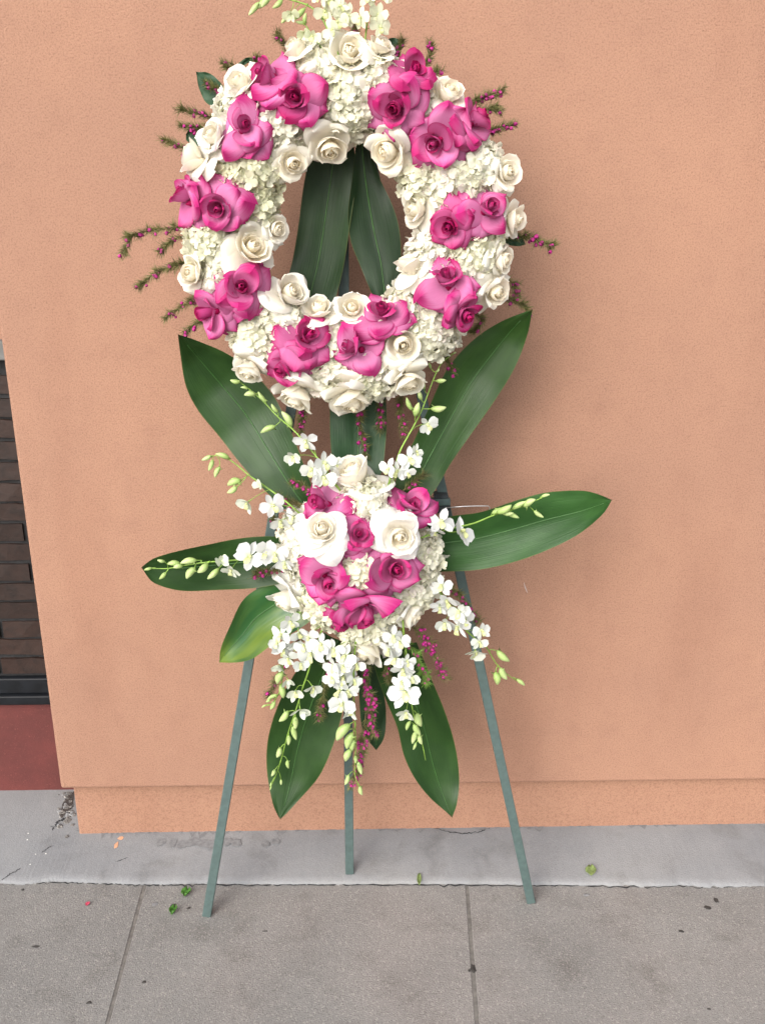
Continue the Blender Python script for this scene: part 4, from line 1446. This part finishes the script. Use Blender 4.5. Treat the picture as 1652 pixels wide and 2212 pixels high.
orchid('orchid chain hanging right of the middle, one big flat bloom above small buds',
       [(870, 1340), (874, 1390), (882, 1440), (886, 1480), (888, 1515), (898, 1568), (905, 1590), (912, 1608), (919, 1642)], [-.335, -.33, -.32, -.315],
       [(838, 1405, 54, .9, -.4, .1), (866, 1475, 52, .9, -.2, -.2), (850, 1375, 50, .9, -.2, .2), (863, 1388, 52, .85, -.1, .2), (853, 1423, 56, 1, -.3, 0), (870, 1449, 60, .9, 0, -.2), (874, 1496, 78, 1, 0, 0), (877, 1542, 50, .6, -.1, -.5), (880, 1430, 46, .85, .4, 0), (890, 1465, 44, .75, .5, -.3)],
       [(906, 1556, 34), (882, 1568, 24), (902, 1578, 32), (895, 1592, 28), (909, 1598, 24), (895, 1612, 18)], 10, GO)
orchid('pale orchid spray leaning left out of the wreath top, buds at its tip',
       [(735, 130), (715, 81), (704, 55), (690, 31), (672, 16), (653, 7), (620, -2), (585, -8), (555, 0)], [-.28, -.26, -.25, -.25],
       [(702, 24, 56, .95, -.2, .2), (729, 47, 56, .95, .1, 0), (752, 34, 52, .85, .4, 0), (628, 31, 44, .4, -.2, -.3), (718, -5, 60, .9, 0, .3), (690, -12, 56, .9, -.3, .3), (735, 12, 50, .9, .3, .2), (716, 64, 50, .95, 0, -.2)],
       [(550, 18, 32), (574, 6, 28), (616, 41, 28), (648, 30, 32), (600, 8, 26), (563, 8, 26)], 11, GO2)
orchid('short pale orchid stem at the top left above the half-open cream rose',
       [(715, 140), (698, 109), (682, 87), (666, 64), (655, 45)], [-.285, -.27, -.26],
       [(656, 70, 42, .4, -.2, -.4), (674, 78, 44, .6, .2, -.1)], [(648, 48, 22), (660, 40, 20)], 12, GO2)
orchid('pale green orchid stem rising at the top right beside the upright rosebud',
       [(780, 140), (786, 104), (790, 75), (793, 49), (799, 25), (805, 6), (812, -30)], [-.285, -.27, -.26],
       [(818, 32, 56, .7, .2, 0), (777, 38, 52, .8, -.3, .1), (822, 58, 50, .85, .3, -.2), (832, -12, 50, .8, .3, .2), (795, -8, 50, .8, -.2, .3)], [(806, 2, 24)], 13, GO2)


# ------------------------------------------------------------------ magenta bell sprigs
def bell_mesh(seed):
    rg = random.Random(seed)
    n = 6
    vs, fs = [(0, 0, -.1)], []
    for j, (r, z) in enumerate(((.32, .05), (.5, .4), (.46, .75), (.30, .98))):
        for i in range(n):
            th = 2 * math.pi * i / n + .2 * j
            rr = r * rg.uniform(.85, 1.1) * (1.15 if j == 3 and i % 2 else 1)
            vs.append((rr * math.cos(th), rr * math.sin(th), z))
    fs = [(0, 1 + (i + 1) % n, 1 + i) for i in range(n)]
    for j in range(3):
        for i in range(n):
            fs.append((1 + j * n + i, 1 + j * n + (i + 1) % n, 1 + (j + 1) * n + (i + 1) % n, 1 + (j + 1) * n + i))
    return mesh('bell', vs, fs, None, M['bell'])


BELLS = [bell_mesh(i) for i in range(4)]


def sprig(label, pts, Y, nb, seed, group, fresh=False, spread=9, bell_from=0.35, bush=1.0):
    rg = random.Random(seed * 13 + 1)
    ys = np.interp(np.linspace(0, 1, len(pts)), np.linspace(0, 1, len(Y)), Y)
    N = 16
    sp = catmull([at(a, b_, y) for (a, b_), y in zip(pts, ys)], N)
    org = sp[0]
    ln = sum(np.linalg.norm(sp[i + 1] - sp[i]) for i in range(N - 1))
    k = mpp(org)
    root = empty('bell_sprig', Vector(org))
    tag(root, label, 'flower sprig', group)
    st = MB()
    st.tube([p - org for p in sp], [0.0013 - 0.0008 * i / N for i in range(N)], 5)
    # side twigs
    twigs = []
    for t in range(max(3, int(ln / 0.009))):
        i = rg.randrange(2, N - 1)
        d = sp[i] - sp[i - 1]
        d /= np.linalg.norm(d) + 1e-9
        o = np.array([rg.gauss(0, 1), rg.gauss(0, .5), rg.gauss(0, 1)])
        d = d * .9 + o / np.linalg.norm(o) * .75
        L = spread * k * rg.uniform(.7, 1.7)
        q = sp[i] + d * L
        st.tube([sp[i] - org, (sp[i] + q) / 2 - org + np.array([0, 0, .001]), q - org], [0.0007, 0.0006, 0.0004], 4)
        twigs.append((sp[i], q))
    obj('stem', st.mesh('stem', M['sprigstem']), root)
    # needles: fine leaves, one part
    vs, fs = [], []
    segs = [(sp[i], sp[i + 1]) for i in range(1, N - 1)] + twigs
    cnt = int((ln / 0.0004 + len(twigs) * 36) * bush)
    for _ in range(cnt):
        a, b_ = segs[rg.randrange(len(segs))]
        p = a + (b_ - a) * rg.random()
        d = (b_ - a) / (np.linalg.norm(b_ - a) + 1e-9)
        o = np.array([rg.gauss(0, 1), rg.gauss(0, 1), rg.gauss(0, 1)])
        o -= d * np.dot(o, d)
        o /= np.linalg.norm(o) + 1e-9
        dr = d * .75 + o * .8
        L = rg.uniform(.008, .018)
        sd = np.cross(dr, np.array([rg.gauss(0, 1), rg.gauss(0, 1), rg.gauss(0, 1)]))
        sd = sd / (np.linalg.norm(sd) + 1e-9) * .00065
        q = len(vs)
        vs += [p - sd - org, p + sd - org, p + dr * L - org]
        fs.append((q, q + 1, q + 2))
    nd = obj('needles', mesh('needles', vs, fs, None, M['needle2' if fresh else 'needle'], False), root)
    nd['kind'] = 'stuff'
    for b_i in range(int(nb * 1.3) + 1):
        if twigs and rg.random() < .6:
            a, q = twigs[rg.randrange(len(twigs))]
            i0 = 0
            p = a + (q - a) * rg.uniform(.5, 1.05)
        else:
            f = bell_from + (1 - bell_from) * rg.random()
            p = sp[min(N - 1, int(f * (N - 1)))]
            p = p + np.array([rg.gauss(0, 3.5), rg.gauss(0, 2.5), rg.gauss(0, 3.5)]) * k
        dn = Vector((rg.gauss(0, .5), rg.gauss(-.4, .4), -.6)).normalized()
        obj('bell', BELLS[rg.randrange(4)], root, None, trs(Vector(p - org), frame(dn, rg.uniform(0, 6)), rg.uniform(.0050, .0085)))
    return root


GB = 'magenta bell sprigs around the wreath'
bw = [  # points base -> tip, bells, label
    ([(650, 130), (620, 100), (598, 72)], 7, 'bell sprig poking up at the top left beside the half-open cream rose'),
    ([(560, 170), (520, 155), (484, 140)], 6, 'bell sprig at the upper left rim above the pale turned rose'),
    ([(540, 150), (552, 135), (556, 122)], 3, 'tiny bell sprig between the pale turned rose and the top pink bud'),
    ([(520, 215), (480, 195), (445, 178)], 7, 'bell sprig crossing the small rounded leaf on the upper left rim'),
    ([(480, 260), (435, 248), (392, 235)], 5, 'needle-leaved sprig on the left rim above the small dark leaf'),
    ([(470, 290), (430, 275), (388, 272)], 7, 'needle-leaved sprig with few bells just above the plump cream rose'),
    ([(440, 330), (395, 318), (355, 300)], 8, 'bell sprig sticking out left of the plump cream rose'),
    ([(430, 480), (385, 490), (320, 500), (285, 512), (266, 546)], 9, 'long thin bell sprig arching furthest left out from the wreath'),
    ([(430, 510), (380, 515), (348, 545)], 4, 'short bell sprig under the long one on the left'),
    ([(430, 560), (375, 575), (335, 590), (302, 620)], 5, 'bell sprig pointing down left beside the lower left cream rose'),
    ([(450, 640), (405, 655), (355, 690)], 8, 'brownish bell sprig at the lower left rim above the broad leaf tip'),
    ([(450, 690), (415, 705), (400, 728)], 4, 'bell sprig drooping under the lower left rim'),
    ([(800, 130), (775, 85), (765, 55)], 6, 'bell sprig behind the orchids at the very top'),
    ([(870, 160), (860, 115), (870, 85)], 6, 'bell sprig at the top left of the highest magenta rose'),
    ([(890, 170), (925, 130), (932, 95)], 5, 'bell sprig rising right of the highest magenta rose'),
    ([(890, 190), (930, 165), (945, 150)], 5, 'bell sprig above the cream rose on the top right rim'),
    ([(970, 250), (1030, 215), (1088, 195)], 9, 'bell sprig sticking out at the upper right above the side-facing pink rose'),
    ([(1030, 290), (1080, 275), (1112, 268)], 9, 'bell sprig on the right rim beside the side-facing pink rose'),
    ([(1010, 240), (1060, 235), (1080, 240)], 3, 'needle-leaved twig just behind the side-facing pink rose'),
    ([(1060, 520), (1120, 510), (1160, 518), (1196, 532)], 13, 'bell sprig sticking out furthest right from the wreath'),
    ([(1060, 590), (1105, 610), (1118, 640)], 8, 'bell sprig running down the right rim behind the neat spiral rose'),
    ([(1060, 640), (1110, 650), (1140, 668)], 4, 'bell sprig at the right just above the broad leaf tip'),
    ([(1000, 660), (1040, 690), (1020, 715)], 4, 'dark needle sprig below the small magenta rose on the lower right rim'),
    ([(930, 740), (965, 775), (975, 800)], 5, 'needle sprig beneath the lower right hydrangea'),
    ([(660, 840), (655, 890), (650, 935)], 12, 'bell sprig hanging below the drooping cream rose'),
    ([(780, 850), (778, 920), (790, 990)], 16, 'bell sprig hanging down over the upright dark leaf'),
    ([(815, 850), (820, 890), (822, 930)], 9, 'bell sprig hanging right of the lowest cream rose'),
    ([(870, 840), (865, 885), (872, 940)], 6, 'dark needle sprig hanging behind the bottom right orchid tip'),
]
for i, (pts, nb, lb) in enumerate(bw):
    hang = i >= 24
    sprig('magenta ' + lb if lb.startswith('bell') else lb, pts, [-.205, -.20] if not hang else [-.20, -.215], nb, i + 1, GB)
GB2 = 'magenta bell sprigs in the lower spray'
bs = [
    ([(690, 1070), (660, 1055), (632, 1042)], 7, [-.31, -.30], False, 'magenta bell sprig at the upper left of the spray beside the light pink rose'),
    ([(660, 1090), (620, 1085), (600, 1075)], 3, [-.30, -.29], False, 'needle sprig at the upper left of the spray below the bells'),
    ([(870, 1060), (895, 1040), (916, 1024)], 3, [-.31, -.28], False, 'magenta bell sprig at the upper right of the spray over the leaf base'),
    ([(660, 1140), (610, 1135), (590, 1120)], 4, [-.29, -.28], False, 'magenta bell sprig behind the upper left orchid of the spray'),
    ([(640, 1225), (590, 1232), (550, 1240)], 7, [-.30, -.295], False, 'magenta bell sprig lying on the left-pointing leaf under the orchids'),
    ([(930, 1250), (985, 1280), (1010, 1315), (1030, 1345)], 10, [-.29, -.27], False, 'magenta bell sprig on the right crossing the easel leg'),
    ([(870, 1340), (920, 1380), (940, 1420), (962, 1465)], 30, [-.29, -.285], False, 'thick magenta bell sprig hanging at the lower right of the spray'),
    ([(850, 1350), (890, 1400), (910, 1440), (925, 1478)], 9, [-.325, -.32], True, 'fresh green sprig with few bells hanging in front at the lower right'),
    ([(790, 1400), (790, 1470), (802, 1530), (805, 1590)], 40, [-.315, -.30], False, 'densest magenta bell sprig hanging in the middle under the spray'),
    ([(790, 1540), (785, 1600), (775, 1650), (755, 1704)], 24, [-.30, -.295], False, 'lowest magenta bell sprig tapering down over the back easel leg'),
    ([(640, 1400), (605, 1450), (580, 1505)], 7, [-.28, -.275], False, 'magenta bell sprig at the far lower left behind the orchids'),
    ([(710, 1400), (705, 1470), (685, 1550)], 9, [-.285, -.28], False, 'magenta bell sprig over the lower left leaf between the two orchid chains'),
    ([(640, 1370), (650, 1400), (660, 1420)], 6, [-.29, -.29], False, 'small magenta bell sprig tucked behind the lower left orchids'),
    ([(750, 1380), (730, 1420), (735, 1470)], 6, [-.29, -.29], False, 'magenta bell sprig behind the middle orchid chain'),
    ([(850, 1400), (835, 1440), (840, 1470)], 4, [-.28, -.28], False, 'dark needle sprig between middle and right orchid chains'),
]
for i, (pts, nb, Y, fr_, lb) in enumerate(bs):
    sprig(lb, pts, Y, int(nb * 1.4), i + 60, GB2, fr_, 12 if nb > 20 else 9, .25, 1.0)

# ------------------------------------------------------------------ small litter on the ground
def scrap(name, label, cat, px, py, w, h, mat, ledge_=False, seed=0, curl=0.003, group=None):
    rg = random.Random(seed)
    c = on_ledge(px, py) if ledge_ else atz(px, py, 0.0)
    ex = w / 2 * mpp(c)
    ey = abs(atz(px, py - h / 2, c[2])[1] - c[1])
    vs, fs, uv = gridmesh(5, 6, lambda u, v: (ex * (u * (math.sin(math.pi * (v * .9 + .05)) ** .8) + .5 * (v - .5) * rg.uniform(.8, 1.1)), ey * (2 * v - 1) + ey * .1 * rg.uniform(-1, 1),
                                              0.0022 + curl * (u * u + (v - .5) ** 2) + curl * .3 * rg.random()))
    o = obj(name, mesh(name, vs, fs, uv, mat), None, Vector(c))
    s = o.modifiers.new('thickness', 'SOLIDIFY'); s.thickness = 0.0006
    return tag(o, label, cat, group)


scrap('leaf_scrap', 'torn dark green leaf scrap on the pavement, upper one left of the left easel foot', 'leaf scrap', 403, 1933, 20, 15, M['scrap'], False, 1, .010)
scrap('leaf_scrap', 'dark green leaf scrap on the pavement, nearer one left of the left easel foot', 'leaf scrap', 375, 1972, 16, 15, M['scrap'], False, 2, .010)
scrap('leaf_scrap', 'pale green leaf fragment lying flat on the ledge right of the easel', 'leaf scrap', 1275, 1883, 24, 22, M['scrap2'], True, 3, .004)
scrap('stem_scrap', 'short yellow green stem piece lying on the edge of the ledge', 'stem piece', 905, 1902, 9, 24, M['scrap2'], True, 4, .004)
scrap('petal_scrap', 'small red petal scrap on the pavement at the left', 'petal', 190, 1955, 9, 7, M['petalscrap'], False, 5, .003)
gum = [(1021, 2093, 14, 20, 'oblong black gum spot right of the right pavement joint'), (1013, 2097, 6, 6, 'tiny black gum dot beside the right pavement joint'),
       (1527, 1961, 14, 9, 'black gum spot at the far right of the pavement near the ledge'), (1546, 1945, 10, 11, 'black speck behind the far right gum spot'),
       (1470, 2012, 12, 6, 'small dark gum spot on the right of the pavement'), (78, 2045, 18, 5, 'thin black smear on the left of the pavement'),
       (312, 2122, 10, 6, 'small brown spot on the left pavement joint'), (375, 1957, 12, 10, 'purplish spot on the left joint near the ledge'),
       (1266, 2133 - 200, 14, 6, 'faint dark patch on the pavement under the pale leaf fragment'), (573, 2012, 12, 3, 'dark crumbs on the pavement right of the left easel foot'),
       (335, 1953, 16, 9, 'grey blotch on the pavement near the ledge at the left'), (1630 - 100, 2340 - 160, 8, 5, 'small black dot low on the right of the pavement'),
       (408, 1962, 8, 6, 'tiny black speck beside the nearer green leaf scrap'), (50, 1922, 8, 5, 'black speck at the far left near the ledge'), (193, 2166, 12, 7, 'black speck low on the left of the pavement')]
for i, (px, py, w, h, lb) in enumerate(gum):
    o = blob_flat('gum_spot', px, py, w, h, M['gum' if i not in (8, 10) else 'stain'], None, 0.0006, 0.0, 200 + i, 0.0012)
    tag(o, lb, 'gum spot', 'dark spots on the pavement')
